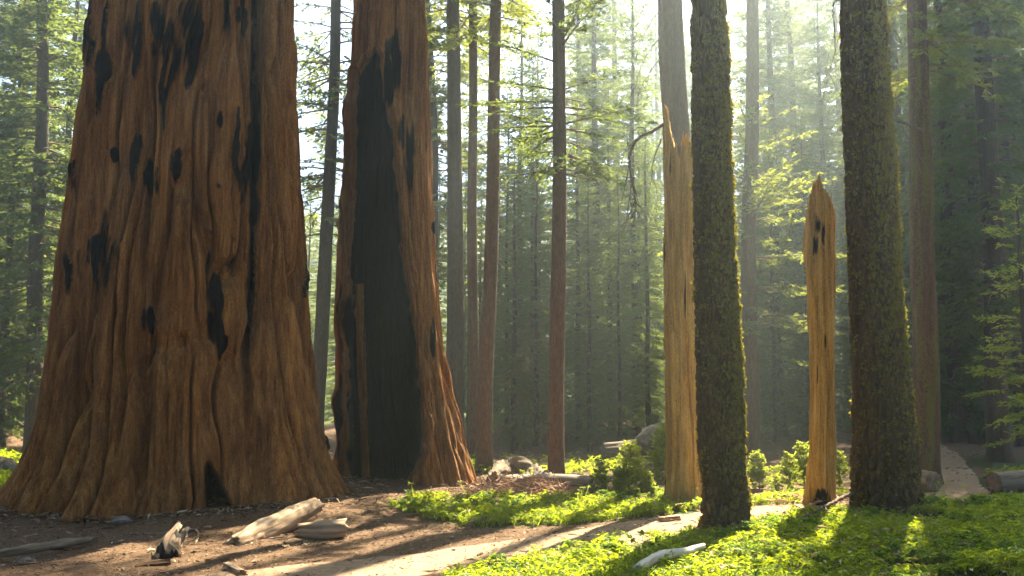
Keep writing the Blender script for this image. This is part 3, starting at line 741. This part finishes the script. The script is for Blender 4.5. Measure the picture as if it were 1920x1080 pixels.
def blocks(x, y, z0, kd, sc, cz=0):
    n = 0
    for (lx, ly) in LIT:
        for hgt in np.arange(CB[kd]*sc+cz+.5, CH[kd]*sc+cz, 1.):
            t = (hgt-cz-CB[kd]*sc)/(CH[kd]*sc-CB[kd]*sc)
            R = CRAD[kd]*sc*(1-t)**.75*min(1, .55+2.2*t)*.85
            hh = hgt+z0
            if math.hypot(lx+KX*hh-x, ly+KY*hh-y) < R: n += 1; break
    return n
NEAR = [(t[0], t[1]) for t in TREES]+[(-4.2, 16.5), (-1.8, 18.6)]
back = []
# hand placed: px, depth, kind, scale
for (px_, d_, kd, sc_) in [(20, 40, 'low', 1.1), (110, 38, 'narrow', 1.1), (150, 46, 'low', 1.1), (-60, 36, 'low', 1.0), (40, 52, 'mid', 1.1), (1010, 46, 'low', .7), (975, 38, 'narrow', .85), (1120, 40, 'low', .85), (1190, 36, 'narrow', .9), (1090, 52, 'mid', 1.0), (1160, 52, 'low', 1.1),
                           (1460, 40, 'low', 1.0), (1500, 47, 'mid', 1.0), (1555, 42, 'low', .75), (1790, 34, 'low', 1.0), (1840, 40, 'low', 1.1), (1905, 33, 'narrow', 1.1), (1930, 44, 'low', 1.1), (1700, 38, 'low', 1.0), (1650, 45, 'mid', .75), (1770, 48, 'low', 1.1), (1985, 36, 'low', 1.0), (930, 50, 'sparse', 1.0), (575, 46, 'narrow', .55), (600, 50, 'narrow', .75), (632, 44, 'narrow', .5), (650, 55, 'low', .5), (820, 47, 'narrow', .6), (870, 52, 'narrow', .7), (900, 45, 'narrow', .55), (935, 56, 'low', .5), (975, 50, 'narrow', .6), (880, 42, 'narrow', .8), (1160, 31, 'narrow', .42), (1215, 33, 'low', .4), (965, 32, 'low', .38), (1000, 38, 'low', .55), (1105, 31, 'low', .33), (1005, 33, 'narrow', .55), (950, 36, 'narrow', .6), (1085, 34, 'low', .45), (1145, 38, 'low', .5), (1200, 40, 'narrow', .7), (1450, 33, 'narrow', .5), (1515, 36, 'low', .45), (1340, 36, 'narrow', .6), (10, 33, 'low', .6), (125, 34, 'narrow', .6), (1800, 40, 'narrow', .8), (1900, 38, 'low', .6), (1425, 63, 'mid', 1.25), (1500, 66, 'low', 1.3), (1605, 63, 'mid', 1.25), (1690, 65, 'low', 1.3),  (1640, 57, 'low', 1.0), (1280, 64, 'mid', .9), (1325, 68, 'low', 1.1), (1240, 70, 'low', 1.1), (1720, 55, 'low', 1.2), (1810, 58, 'mid', 1.2), (1895, 56, 'low', 1.2), (1860, 55, 'low', 1.2), (1590, 54, 'low', 1.1)]:
    x = (px_-960)/F*d_
    back.append((x, d_, kd, sc_))
# trees that would shade the sunlit glade are scaled down to let the sun in
def fit(b):
    x, y, kd, sc_ = b
    while blocks(x, y, .4, kd, sc_) > 0 and sc_ > .3: sc_ -= .05
    return (x, y, kd, sc_)
back = [fit(b) for b in back]
# label each by the landmark it stands behind
MARKS = [(-400, 0, 'far left past the dark left fir'), (0, 70, 'at the left edge beside the dark trunked fir'), (70, 180, 'between the dark left fir and the giant sequoia'), (180, 660, 'in the gap between the two sequoias'), (660, 830, 'behind the hollow sequoia'), (830, 935, 'behind the three thin trunks'), (935, 1040, 'just left of the slender brown trunk'), (1040, 1115, 'just right of the slender brown trunk'), (1115, 1180, 'behind the cluster of bright saplings'), (1180, 1245, 'just left of the tall broken snag'),
         (1245, 1310, 'behind the tall broken snag'), (1310, 1400, 'behind the slim mossy fir'), (1400, 1510, 'between the slim mossy fir and the short snag'), (1510, 1575, 'behind the short golden snag'), (1575, 1735, 'behind the thickest mossy fir'), (1735, 1810, 'above the far end of the path'), (1810, 1870, 'behind the dark fir right of the path'), (1870, 1925, 'at the right edge past the dark fir'), (1925, 2500, 'outside the right edge')]
KINDW = {'low': 'dense dark fir', 'mid': 'bushy hazy fir', 'sparse': 'thin hazy fir', 'high': 'tall hazy fir', 'narrow': 'narrow young fir'}
byk = {}
for b in back:
    p = 960+F*b[0]/b[1]
    mk = next(t for a, c_, t in MARKS if a <= p < c_)
    byk.setdefault((mk, b[2]), []).append(b)
TRK = {}
for (mk, kd), L in byk.items():
    L.sort(key=lambda b: b[1])
    for q, (x, y, kd, sc_) in enumerate(L):
        w = '' if len(L) == 1 else (['nearer ', 'farther '] if len(L) == 2 else ['nearest ']+['second ', 'third ', 'fourth ', 'fifth '][:len(L)-2]+['farthest '])[q]
        z0 = float(ground(np.array([x]), np.array([y]), False)[0])
        t = thing('fir_tree', w+KINDW[kd]+' '+mk, 'tree', (x, y, z0), 'background firs')
        if kd not in TRK:
            V, Q, ms = trunk_tube(CH[kd]-.3, .24 if kd != 'narrow' else .15, (0, 0), 300+len(TRK), 12, 0, 40)
            TRK[kd] = mesh('background_trunk', V, Q, None, True, [M_DARK], None, {'moss': ms})
        tk = link('trunk', TRK[kd], t); tk.scale = (sc_,)*3
        cr = link('crown', CR[kd], t); cr.scale = (sc_,)*3; cr.rotation_euler = (0, 0, RNG.uniform(0, 6.28))
        TREES.append((x, y, kd, sc_, 0))

# crowns of the near trees above the frame
for o, z0, key, sc_, rot in ((m1, 0, 'high', .95, .5), (m2, 0, 'high', 1.0, 1.9)):
    cr = link('crown', CR[key], o); cr.scale = (sc_,)*3; cr.rotation_euler = (0, 0, rot)

# wood goes on behind and beside the viewpoint; firs added unseen to cut skylight
g = np.random.default_rng(12)
AROUND = [(-13, 3, 'mid'), (-17, 9, 'low'), (-10, -5, 'low'), (-5, -9, 'mid'), (1, -7, 'low'), (6, -8, 'mid'), (11, -3, 'low'), (14, 4, 'mid'), (-15, -12, 'low'), (-2, -16, 'low'), (8, -17, 'low'), (16, -12, 'low'), (18, 11, 'low'), (-22, 2, 'low'), (-20, 16, 'mid'), (21, -1, 'low'), (-8, -20, 'low'), (3, -23, 'low'), (13.5, -22, 'low'), (-16, -22, 'low'), (20, 20, 'mid'), (24, 8, 'low'), (-26, 12, 'low'), (4, -14, 'mid')]
for (x, y, kd) in AROUND:
    z0 = float(ground(np.array([x]), np.array([y]), False)[0]); sc_ = g.uniform(.95, 1.2)
    t = thing('fir_tree', 'tall fir added unseen to the wood around and behind the viewpoint', 'tree', (x, y, z0), 'firs around the viewpoint')
    tk = link('trunk', TRK[kd], t); tk.scale = (sc_,)*3
    cr = link('crown', CR[kd], t); cr.scale = (sc_,)*3; cr.rotation_euler = (0, 0, g.uniform(0, 6.28))

# the far wood on the hillside: one mass
far = crown_mesh('far_fir', 26, 1.0, 3.3, 77, .75, 6, .55, .5, M_NEEDLE2, .3, .35, .75, False, .3)
fv = np.empty(len(far.vertices)*3, np.float32); far.vertices.foreach_get('co', fv); fv = fv.reshape(-1, 3)
nq = len(fv)//4
tv, tq, _ = trunk_tube(25, .3, (0, 0), 5, 7, 0, 16)
VV, QQ, MI, nn = [], [], [], 0
pts = []
g = np.random.default_rng(5)
while len(pts) < 56:
    y = g.uniform(72, 128); x = g.uniform(-.62*y-8, .62*y+8)
    p = 960+F*x/y
    if any(math.hypot(x-a, y-b) < 4.0 for a, b in pts): continue
    if 540 < p < 1010 and g.random() < .25: continue
    pts.append((x, y))
for (x, y) in pts:
    a = g.uniform(0, 6.28); sc_ = g.uniform(.8, 1.25)
    p = 960+F*x/y
    if 540 < p < 1010: sc_ *= .5
    ca, sa = math.cos(a)*sc_, math.sin(a)*sc_
    z0 = float(ground(np.array([x]), np.array([y]), False)[0])
    for vv, q, mi in ((fv, np.arange(len(fv)).reshape(-1, 4), 0), (tv, tq, 1)):
        VV.append(np.stack([vv[:, 0]*ca-vv[:, 1]*sa+x, vv[:, 0]*sa+vv[:, 1]*ca+y, vv[:, 2]*sc_+z0], -1))
        QQ.append(q+nn); MI.append(np.full(len(q), mi)); nn += len(vv)
fo = link('distant_forest', mesh('distant_forest', np.vstack(VV), np.vstack(QQ), None, False, [M_NEEDLE2, M_DARK], np.concatenate(MI)))
tag(fo, 'hazy mass of far conifers on the slope behind all standing trunks', 'forest', kind='stuff')

# sequoia crowns, high above
for o, key, sc_, zz in ((sA, 'sparse', 1.1, 12), (sB, 'sparse', 1.0, 12)):
    cr = link('crown', CR[key], o, (0, 0, zz)); cr.scale = (sc_,)*3

# ------------------------------------------------------------------ saplings, young fir at the right edge, bright shrub sprays
SAPM = [crown_mesh('sapling_crown', 4., .3, 1.15, 21, .24, 5, 1.0, .24, M_SAP, -.75, .2, .95, True, .12, 2.2),
        crown_mesh('sapling_crown', 4., .2, 1.35, 22, .24, 6, 1.0, .24, M_SAP, -.65, .2, .95, True, .12, 2.2),
        crown_mesh('sapling_crown', 4., .4, 1.0, 23, .24, 5, 1.0, .24, M_SAP, -.85, .2, .9, True, .12, 2.2)]
mb = MB(); mb.tube(np.stack([np.zeros(6), np.zeros(6), np.linspace(-.1, .96, 6)], -1), .018, .004, 6); SAPT = mb.build('sapling_stem', [M_TWIG])
SAPS = [(1130, 934, 62, 0, 'left of the tallest sapling, first of the cluster'), (1180, 935, 92, 1, 'tallest pointed one in front of the dark log'), (1216, 938, 46, 1, 'low round one between the tall sapling and broken snag'), (1243, 905, 95, 0, 'dark green one touching the tall broken snag'), (1160, 938, 50, 2, 'small one at the foot of the tallest sapling'),
        (1424, 920, 64, 1, 'beside the slim mossy fir trunk'), (1482, 925, 66, 0, 'left of the short golden snag'), (1508, 918, 76, 1, 'half behind the short golden snag'), (1575, 915, 62, 0, 'peeking out right of the short golden snag'), (1455, 928, 34, 2, 'shortest one between the slim mossy fir and snag')]
for (x, y, hp, k, lb) in SAPS:
    p = gpt(x, y); hgt = hp/F*p[1]*1.15
    t = thing('fir_sapling', 'bright young fir sapling '+lb, 'sapling', tuple(p), 'young fir saplings')
    st = link('stem', SAPT, t); st.scale = (hgt,)*3
    c1 = link('crown', SAPM[k], t); c1.scale = (hgt/4,)*3; c1.rotation_euler = (RNG.normal(0, .04), RNG.normal(0, .04), RNG.uniform(0, 6))
yf = crown_mesh('young_fir_crown', 6.5, .9, 1.15, 31, .34, 5, 1.0, .12, M_SAP, .1, .3, .8, True, .1)
t = thing('young_fir', 'young green fir with soft boughs cut off by the right edge', 'tree', (at(1932, 860, 22)[0], 22, float(ground(np.array([11.4]), np.array([22.]), False)[0])))
link('crown', yf, t); V, Q, ms = trunk_tube(6.3, .09, (0, 0), 9, 12, 0, 30); link('trunk', mesh('young_fir_trunk', V, Q, None, True, [M_DARK], None, {'moss': ms}), t)

# ------------------------------------------------------------------ logs, sticks, stones
def log_mesh(P, radii, seed, n=26, rough=.10, step=.035, mat=None, char=0., jag=.06, flat=1.):
    P = resample(P, step); m = len(P); s = np.linspace(0, 1, m)
    r = np.interp(s, np.linspace(0, 1, len(radii)), radii)
    T = np.gradient(P, axis=0); T /= np.linalg.norm(T, axis=1)[:, None]
    A = np.cross(T, (0, 0, 1.)); A /= np.linalg.norm(A, axis=1)[:, None]; B = np.cross(A, T)
    th = np.linspace(0, 2*PI, n, endpoint=False); TH = np.repeat(th[None], m, 0); S = np.repeat(s[:, None], n, 1)
    L = m*step
    ca, sa = np.cos(TH), np.sin(TH)
    k = np.mean(r)
    D = 1+rough*(vn(ca*2, sa*2, S*L/k*.25, seed)+.7*vn(ca*5, sa*5, S*L/k*.3, seed+1)+.5*vn(ca*11, sa*11, S*L/k*.5, seed+2))-rough*1.5*np.exp(-(np.abs(vn(ca*3, sa*3, S*L/k*.12, seed+3))/.08)**2)
    R = r[:, None]*D
    V = P[:, None]+R[..., None]*(ca[..., None]*A[:, None]+sa[..., None]*B[:, None]*flat)
    j0, j1 = jag*vn(np.cos(th)*4, np.sin(th)*4, 0, seed+7), jag*vn(np.cos(th)*4, np.sin(th)*4, 5, seed+8)
    e = np.clip(1-S*8, 0, 1); f = np.clip(1-(1-S)*8, 0, 1)
    V = V+T[0]*(j0[None]*e)[..., None]+T[-1]*(j1[None]*f)[..., None]
    c0, c1 = V[0].mean(0), V[-1].mean(0)
    ends = [c0+(V[0]-c0)*.6+T[0]*.015, c0+(V[0]-c0)*.05+T[0]*.03, c1+(V[-1]-c1)*.6-T[-1]*.015, c1+(V[-1]-c1)*.05-T[-1]*.03]
    Va = np.vstack([ends[1], ends[0], V.reshape(-1, 3), ends[2], ends[3]])
    ga, gb, gl = np.cos(th)*k, np.sin(th)*k, S*L*.10
    pad = lambda a, w0, w1: np.concatenate([np.tile(w0, 2), a.ravel(), np.tile(w1, 2)])
    at_ = {'ga': pad(np.repeat((ca[0]*k)[None], m, 0), ca[0]*k*.6, ca[0]*k*.6), 'gb': pad(np.repeat((sa[0]*k)[None], m, 0), sa[0]*k*.6, sa[0]*k*.6), 'gl': pad(gl, gl[0], gl[-1]),
           'char': pad(np.clip(char*(.5+.6*vn(ca*2, sa*2, S*5, seed+9)), 0, 1), np.full(n, char*.6), np.full(n, char*.6)), 'moss': pad(S*0, np.zeros(n), np.zeros(n))}
    return Va, grid_quads(m+4, n), at_
def log(name, label, cat, P, radii, seed, mat, group=None, **kw):
    P = np.asarray(P, float); base = P.mean(0)
    V, Q, A = log_mesh(P-base, radii, seed, **kw)
    o = link(name, mesh(name, V, Q, None, True, [mat], None, A), None, tuple(base)); tag(o, label, cat, group); return o
def gl(px, py, lift=0.):
    p = gpt(px, py); p[2] += lift; return p
log('fallen_log', 'longer pale weathered log lying before the giant sequoia, lit on top', 'log', [gl(440, 1026, .05), gl(490, 1010, .09), gl(545, 993, .15), gl(592, 976, .20)], [.085, .13, .145, .10], 401, M_LOGA, rough=.16, jag=.10)
log('fallen_log', 'short grey log chunk tucked behind the longer pale log', 'log', [gl(560, 1006, .08), gl(605, 1007, .08), gl(648, 1005, .09)], [.08, .12, .115], 402, M_LOGA, rough=.10, jag=.05)
log('fallen_branch', 'dark weathered branch lying at the lower left corner', 'branch', [gl(-40, 1054, .06), gl(40, 1046, .08), gl(110, 1034, .08), (gl(172, 1020, .06))], [.035, .05, .05, .03], 403, M_LOGB, rough=.2, jag=.12)
log('broken_stump', 'charred splintered stump chunk on the dirt before the sequoia', 'stump', [gl(316, 1048, .0), gl(318, 1046, .10), gl(328, 1042, .20), gl(336, 1040, .26)], [.13, .12, .10, .08], 404, M_LOGA, rough=.34, jag=.12, char=1.)
log('stick', 'thin grey stick lying left of the charred stump', 'stick', [gl(250, 1008, .03), gl(300, 1005, .03), gl(370, 999, .05)], [.018, .02, .012], 405, M_LOGB, 'sticks on the dirt', n=10)
log('stick', 'forked thin stick right of the charred stump', 'stick', [gl(365, 1026, .02), gl(372, 1008, .04), gl(366, 1000, .05)], [.014, .014, .01], 406, M_LOGA, 'sticks on the dirt', n=10)
log('stick', 'thin stick lying below the charred stump towards the corner branch', 'stick', [gl(190, 1030, .02), gl(240, 1039, .02), gl(292, 1042, .02)], [.010, .014, .01], 407, M_LOGA, 'sticks on the dirt', n=10)
log('wood_chunk', 'small pale wood chunk at the bottom edge below the long log', 'wood', [gl(425, 1066, .03), gl(455, 1082, .03)], [.04, .045], 408, M_LOGA, rough=.12)
log('pale_stick', 'white barkless stick lying in bright plants at the bottom edge', 'stick', [gl(1195, 1092, .12), gl(1225, 1080, .16), gl(1245, 1072, .16), gl(1285, 1066, .17), gl(1320, 1056, .18)], [.045, .05, .05, .04, .028], 409, M_PALE, None, n=16, rough=.12, jag=.04)
log('wood_chunk', 'flat bark slab at the edge of the plants beyond the dirt', 'wood', [gl(880, 986, .03), gl(905, 980, .05), gl(925, 978, .04)], [.04, .07, .04], 410, M_LOGB, rough=.2, flat=.6)
log('fallen_log', 'smooth grey log lying between brush heap and bright saplings', 'log', [gl(930, 925, .14), gl(1010, 922, .15), (gl(1112, 930, .15))], [.15, .17, .19], 411, M_LOGB, rough=.07)
log('fallen_log', 'small sunlit stick log by the snag shadow on the path edge', 'log', [gl(1235, 981, .05), gl(1275, 978, .06)], [.035, .04], 412, M_LOGA)
log('fallen_log', 'cut log end lying beside the path at the right edge', 'log', [gl(1864, 925, .18), gl(1930, 922, .2), gl(2010, 922, .2)], [.19, .20, .20], 413, M_LOGB, rough=.06, jag=.02)
log('fallen_log', 'cut log end poking out behind the thickest mossy fir', 'log', [gl(1690, 920, .2), gl(1728, 922, .2), gl(1752, 925, .2)], [.2, .2, .19], 414, M_LOGB, rough=.07, jag=.02)
p = gpt(1160, 872)
log('fallen_log', 'long dark log far behind the saplings', 'log', [at(1130, 846, 27), at(1190, 840, 27.4), at(1260, 832, 28)], [.20, .24, .26], 415, M_LOGB, rough=.1)
log('fallen_log', 'arched dead root log lying left of the slender brown trunk', 'log', [gl(925, 905, .1), at(945, 878, 23.6), at(975, 872, 23.5), at(1000, 888, 23.5), gl(1035, 912, .1)], [.12, .20, .19, .15, .12], 416, M_LOGD, rough=.25)
log('fallen_branch', 'thin dead limb rising out of the brush heap', 'branch', [gl(955, 925, .1), at(985, 905, 18.6), at(1005, 893, 18.5)], [.03, .03, .02], 417, M_LOGA, n=10)
log('wood_chunk', 'broken reddish bark slab leaning in the brush heap', 'wood', [gl(1030, 930, .05), at(1015, 912, 18.6), at(1003, 900, 18.6)], [.09, .10, .04], 418, M_LOGA, n=14, rough=.25, flat=.4)
log('fallen_log', 'dark log lying in sunlit meadow left of the giant sequoia', 'log', [gl(-30, 898, .2), gl(10, 900, .22), gl(34, 905, .15)], [.26, .26, .16], 419, M_LOGD, rough=.2)
for q, (a, b, c_, d_) in enumerate([(1480, 985, 1560, 968), (1560, 968, 1600, 938)]): pass
mb = MB()
base = gpt(1540, 972)
def twig_px(l, r0, r1):
    P = resample(np.array([gl(x, y, h) for x, y, h in l])-base, .05); P += RNG.normal(0, .006, P.shape); mb.tube(P, r0, r1, 6)
twig_px([(1495, 990, .12), (1530, 980, .15), (1560, 972, .22), (1598, 962, .30)], .012, .03)
twig_px([(1530, 980, .15), (1524, 985, .2), (1508, 983, .25)], .012, .005)
twig_px([(1548, 976, .18), (1540, 985, .25), (1535, 992, .12)], .012, .005)
twig_px([(1515, 985, .13), (1500, 978, .2), (1488, 976, .22)], .012, .005)
twig_px([(1545, 975, .18), (1560, 985, .16), (1575, 985, .1)], .014, .006)
o = link('fallen_branch', mb.build('fallen_branch', [M_TWIG]), None, tuple(base)); tag(o, 'dead forked branch leaning against the foot of the thickest mossy fir', 'branch')

def rock(label, c, size, seed, name='boulder'):
    nu, nv = 40, 24
    th = np.linspace(0, 2*PI, nu, endpoint=False); ph = np.linspace(-PI/2, PI/2, nv)
    PH, TH = np.meshgrid(ph, th, indexing='ij')
    X, Y, Z_ = np.cos(PH)*np.cos(TH), np.cos(PH)*np.sin(TH), np.sin(PH)
    r = 1+.22*vn(X*1.6, Y*1.6, Z_*1.6, seed)+.10*vn(X*4, Y*4, Z_*4, seed+1)+.04*vn(X*10, Y*10, Z_*10, seed+2)
    V = np.stack([X*r*size[0], Y*r*size[1], Z_*r*size[2]], -1).reshape(-1, 3)
    o = link(name, mesh(name, V, grid_quads(nv, nu), None, True, [M_ROCK]), None, tuple(c)); tag(o, label, 'rock'); return o
c_ = at(1240, 818, 27.5); rock('grey boulder half hidden behind the tall broken snag', (c_[0], c_[1], c_[2]-.1), (.65, .5, .42), 501)
c_ = gl(228, 980, .02); rock('small dark stone at the foot of the giant sequoia', c_, (.14, .1, .07), 502, 'stone')
c_ = gl(50, 1055, .01); rock('small dark stone under the corner branch', c_, (.09, .07, .05), 503, 'stone')

# ------------------------------------------------------------------ ground plants, litter, brush
def scatter(n, xr, yr, test):
    x = RNG.uniform(*xr, n); y = RNG.uniform(*yr, n); k = test(x, y); return x[k], y[k]
def clear(x, y):
    k = trail_dist(x, y) > .56+.30*vn(x*1.5, y*1.5, 0, 77)
    for (a, b, r) in ((m1.location.x, 13.45, .38), (m2.location.x, 15.7, .62), (offE[0], dE, .35), (offF[0], dF, .27), (sB.location.x, dB, 1.35)): k &= np.hypot(x-a, y-b) > r
    return k
def plants(name, x, y, hmin, hmax, leaf, mat, nl, label=None, stem=True):
    """each plant: a few stems with palmate whorls of leaflets"""
    z = ground(x, y); n = len(x)
    hh = RNG.uniform(hmin, hmax, n)*(1+.5*vn(x*.8, y*.8, 0, 88))
    ns = 3
    P = np.repeat(np.stack([x, y, z], -1), ns, 0); H = np.repeat(hh, ns)*RNG.uniform(.5, 1.1, n*ns)
    az = RNG.uniform(0, 2*PI, n*ns); rad = H*RNG.uniform(.2, .75, n*ns)
    top = P+np.stack([np.cos(az)*rad, np.sin(az)*rad, H], -1)
    idx = np.repeat(np.arange(n*ns), nl); m = len(idx)
    a = np.tile(np.arange(nl)*2*PI/nl, n*ns)+np.repeat(RNG.uniform(0, 6, n*ns), nl)+RNG.normal(0, .2, m)
    tilt = np.repeat(RNG.normal(0, .3, (n*ns, 2)), nl, 0)
    Dv = np.stack([np.cos(a), np.sin(a), RNG.normal(-.05, .28, m)+tilt[:, 0]*np.cos(a)+tilt[:, 1]*np.sin(a)], -1)
    up = np.tile((0, 0, 1.), (m, 1))+RNG.normal(0, .25, (m, 3))
    sz = leaf*RNG.uniform(.65, 1.25, n*ns)[idx]
    V, Q = kites(top[idx], Dv, up, sz*RNG.uniform(.8, 1.1, m), sz*.42, .08)
    mb = MB(); mb.add(V, Q, 0)
    if stem:
        e = .004; A = P; B = top; s = np.array((e, 0, 0))
        Vs = np.stack([A-s, A+s, B+s*.5, B-s*.5], 1).reshape(-1, 3); mb.add(Vs, np.arange(len(Vs)).reshape(-1, 4), 0)
    o = link(name, mb.build(name, [mat], False)); o['kind'] = 'stuff'
    if label: tag(o, label, 'plants')
    return o
def dens(x, y): return vn(x*.7, y*.7, 0, 66)+.5*vn(x*2.1, y*2.1, 0, 67)
x, y = scatter(28000, (-3.5, 11), (6.5, 18.6), lambda x, y: (inpoly(x, y, POLY_A) | inpoly(x, y, POLY_B)) & clear(x, y) & (dens(x, y) > -.7))
plants('ground_plants', x, y, .05, .14, .056, M_COVER, 6, 'low leafy green plants carpeting the ground around the mossy trunks')
x, y = scatter(3600, (-19, -8), (14, 31), lambda x, y: inpoly(x, y, POLY_D))
plants('meadow_plants', x, y, .12, .3, .12, M_COVER, 6, 'sunlit green meadow plants left of the giant sequoia')
x, y = scatter(3000, (-4, 12), (17, 28), lambda x, y: (inpoly(x, y, POLY_E) | inpoly(x, y, POLY_C)) & clear(x, y) & (dens(x, y) > 0))
plants('undergrowth', x, y, .08, .2, .09, M_COVER, 6, 'sparse green undergrowth around logs and far path')
x, y = scatter(2600, (-3.5, 11), (6.5, 18.6), lambda x, y: (inpoly(x, y, POLY_A) | inpoly(x, y, POLY_B)) & clear(x, y) & (vn(x*1.1, y*1.1, 0, 166)+.4*vn(x*3, y*3, 0, 167) > .22))
plants('fern_patches', x, y, .10, .20, .085, M_FERN, 9, 'taller darker fern patches rising among the low green plants')
# leggy shoots standing above the carpet
px_ = [(650+RNG.uniform(90, 1200), RNG.uniform(930, 960)) for _ in range(40)]
P = np.array([gpt(a, b) for a, b in px_]); k = clear(P[:, 0], P[:, 1])
plants('leafy_shoots', P[k, 0], P[k, 1], .25, .42, .055, M_BUSH, 7, 'thin leafy shoots standing above the green carpet')

# wood chips and needles on the dirt
def flakes(name, x, y, L, W, mat, label, lift=.012):
    n = len(x); z = ground(x, y); td = trail_dist(x, y); z = z+np.where(td < .75, .018, .0)
    a = RNG.uniform(0, 2*PI, n); D = np.stack([np.cos(a), np.sin(a), RNG.normal(0, .18, n)], -1)
    ll = L*RNG.lognormal(0, .5, n); 
    V, Q = kites(np.stack([x, y, z+lift], -1)-D*ll[:, None]*.5, D, np.tile((0, 0, 1.), (n, 1))+RNG.normal(0, .35, (n, 3)), ll, W*RNG.lognormal(0, .4, n), .1)
    o = link(name, mesh(name, V, Q, None, False, [mat])); o['kind'] = 'stuff'; tag(o, label, 'litter')
x, y = scatter(26000, (-9, 3.5), (7, 19), lambda x, y: ~green(x, y) & (RNG.random(len(x)) < np.where(trail_dist(x, y) < .6, .5, 1.)))
flakes('bark_litter', x, y, .045, .012, M_LITTER, 'bark chips and dry needles scattered over the brown dirt')
x, y = scatter(9000, (-6, 16), (18, 36), lambda x, y: (dens(x, y) > -.2) & ((trail_dist(x, y) > .7) | (RNG.random(len(x)) < .3)))
flakes('forest_litter', x, y, .12, .03, M_LITTER, 'dead twigs and bark on the floor among distant trunks')
x, y = scatter(2600, (-2, 9), (8, 18), lambda x, y: green(x, y))
flakes('dry_leaf_litter', x, y, .07, .022, M_BRUSH, 'dry brown leaves and stems caught on top of the green plants', .13)
mb = MB()
tx, ty = scatter(620, (-8, 3), (8, 17), lambda x, y: ~green(x, y))
tz = ground(tx, ty)
for a_, b_, c_ in zip(tx, ty, tz):
    L = .07*RNG.lognormal(0, .65); an = RNG.uniform(0, 6.28); ss = np.linspace(-.5, .5, 4)[:, None]*L
    P = np.array((a_, b_, c_+.02))+ss*np.array((math.cos(an), math.sin(an), RNG.normal(0, .08)))+RNG.normal(0, .06*L, (4, 3))*np.array((1, 1, .4))
    r_ = L*RNG.uniform(.025, .09); mb.tube(P, r_, r_*.6, 4, 0, .2)
o = link('twig_litter', mb.build('twig_litter', [M_LITTER], False)); o['kind'] = 'stuff'; tag(o, 'broken twigs and bark pieces strewn over the dirt before the sequoias', 'twigs')
an = RNG.uniform(-1.9, 1.9, 2600); rb = float(np.interp(.05, zsA, smooth1(big_trunk(LA, RA, dA, zsA, thA, 42, .9)[1], 9)))+RNG.gamma(1.2, .16, 2600)-.15
pp = around(sA.location.x, dA, rb, an, np.zeros(2600), math.atan2(sA.location.x, dA))
flakes('bark_debris', pp[:, 0], pp[:, 1], .10, .028, M_LITTER, 'shed bark flakes heaped round the foot of the giant sequoia', .03)
# brush heap: dry pinkish twigs
n = 1500
cx, cyy = gpt(960, 935)[:2]
a = RNG.normal(0, 1, (n, 2)); x = cx+.15+a[:, 0]*.52; y = cyy+.3+a[:, 1]*.28
z = ground(x, y)+RNG.random(n)*.34*np.exp(-(a**2).sum(1)*.35)
D = RNG.normal(0, 1, (n, 3))*np.array((1, .8, .45)); 
V, Q = kites(np.stack([x, y, z+.02], -1), D, RNG.normal(0, 1, (n, 3)), RNG.uniform(.10, .34, n), RNG.uniform(.008, .018, n), .1)
o = link('brush_heap', mesh('brush_heap', V, Q, None, False, [M_BRUSH])); o['kind'] = 'stuff'; tag(o, 'heap of dry pinkish twigs beside the foot of the hollow sequoia', 'brush')
x, y = RNG.normal(gpt(1545, 945)[0], .7, 260), RNG.normal(16.9, .35, 260)
flakes('dry_debris', x, y, .22, .03, M_BRUSH, 'dry bark splinters around the foot of the short golden snag', .06)

# ------------------------------------------------------------------ the hazy air
m, t = material('haze_air'); N = NT(t)
pv = N.n('ShaderNodeVolumePrincipled'); pv.inputs['Color'].default_value = (.74, .91, 1.0, 1); pv.inputs['Density'].default_value = HAZE_DENSITY; pv.inputs['Anisotropy'].default_value = .8
oo = N.n('ShaderNodeOutputMaterial'); N.l(pv.outputs[0], oo.inputs['Volume'])
X0, X1, Y0, Y1, Z0, Z1 = -160, 160, -30, 180, -4, 60
V = [(a, b, c) for c in (Z0, Z1) for b in (Y0, Y1) for a in (X0, X1)]
hz = link('haze', mesh('haze', V, [(0, 2, 3, 1), (4, 5, 7, 6), (0, 1, 5, 4), (2, 6, 7, 3), (0, 4, 6, 2), (1, 3, 7, 5)], None, False, [m])); hz['kind'] = 'stuff'
hz['label'] = 'pale sunlit haze filling the forest air'
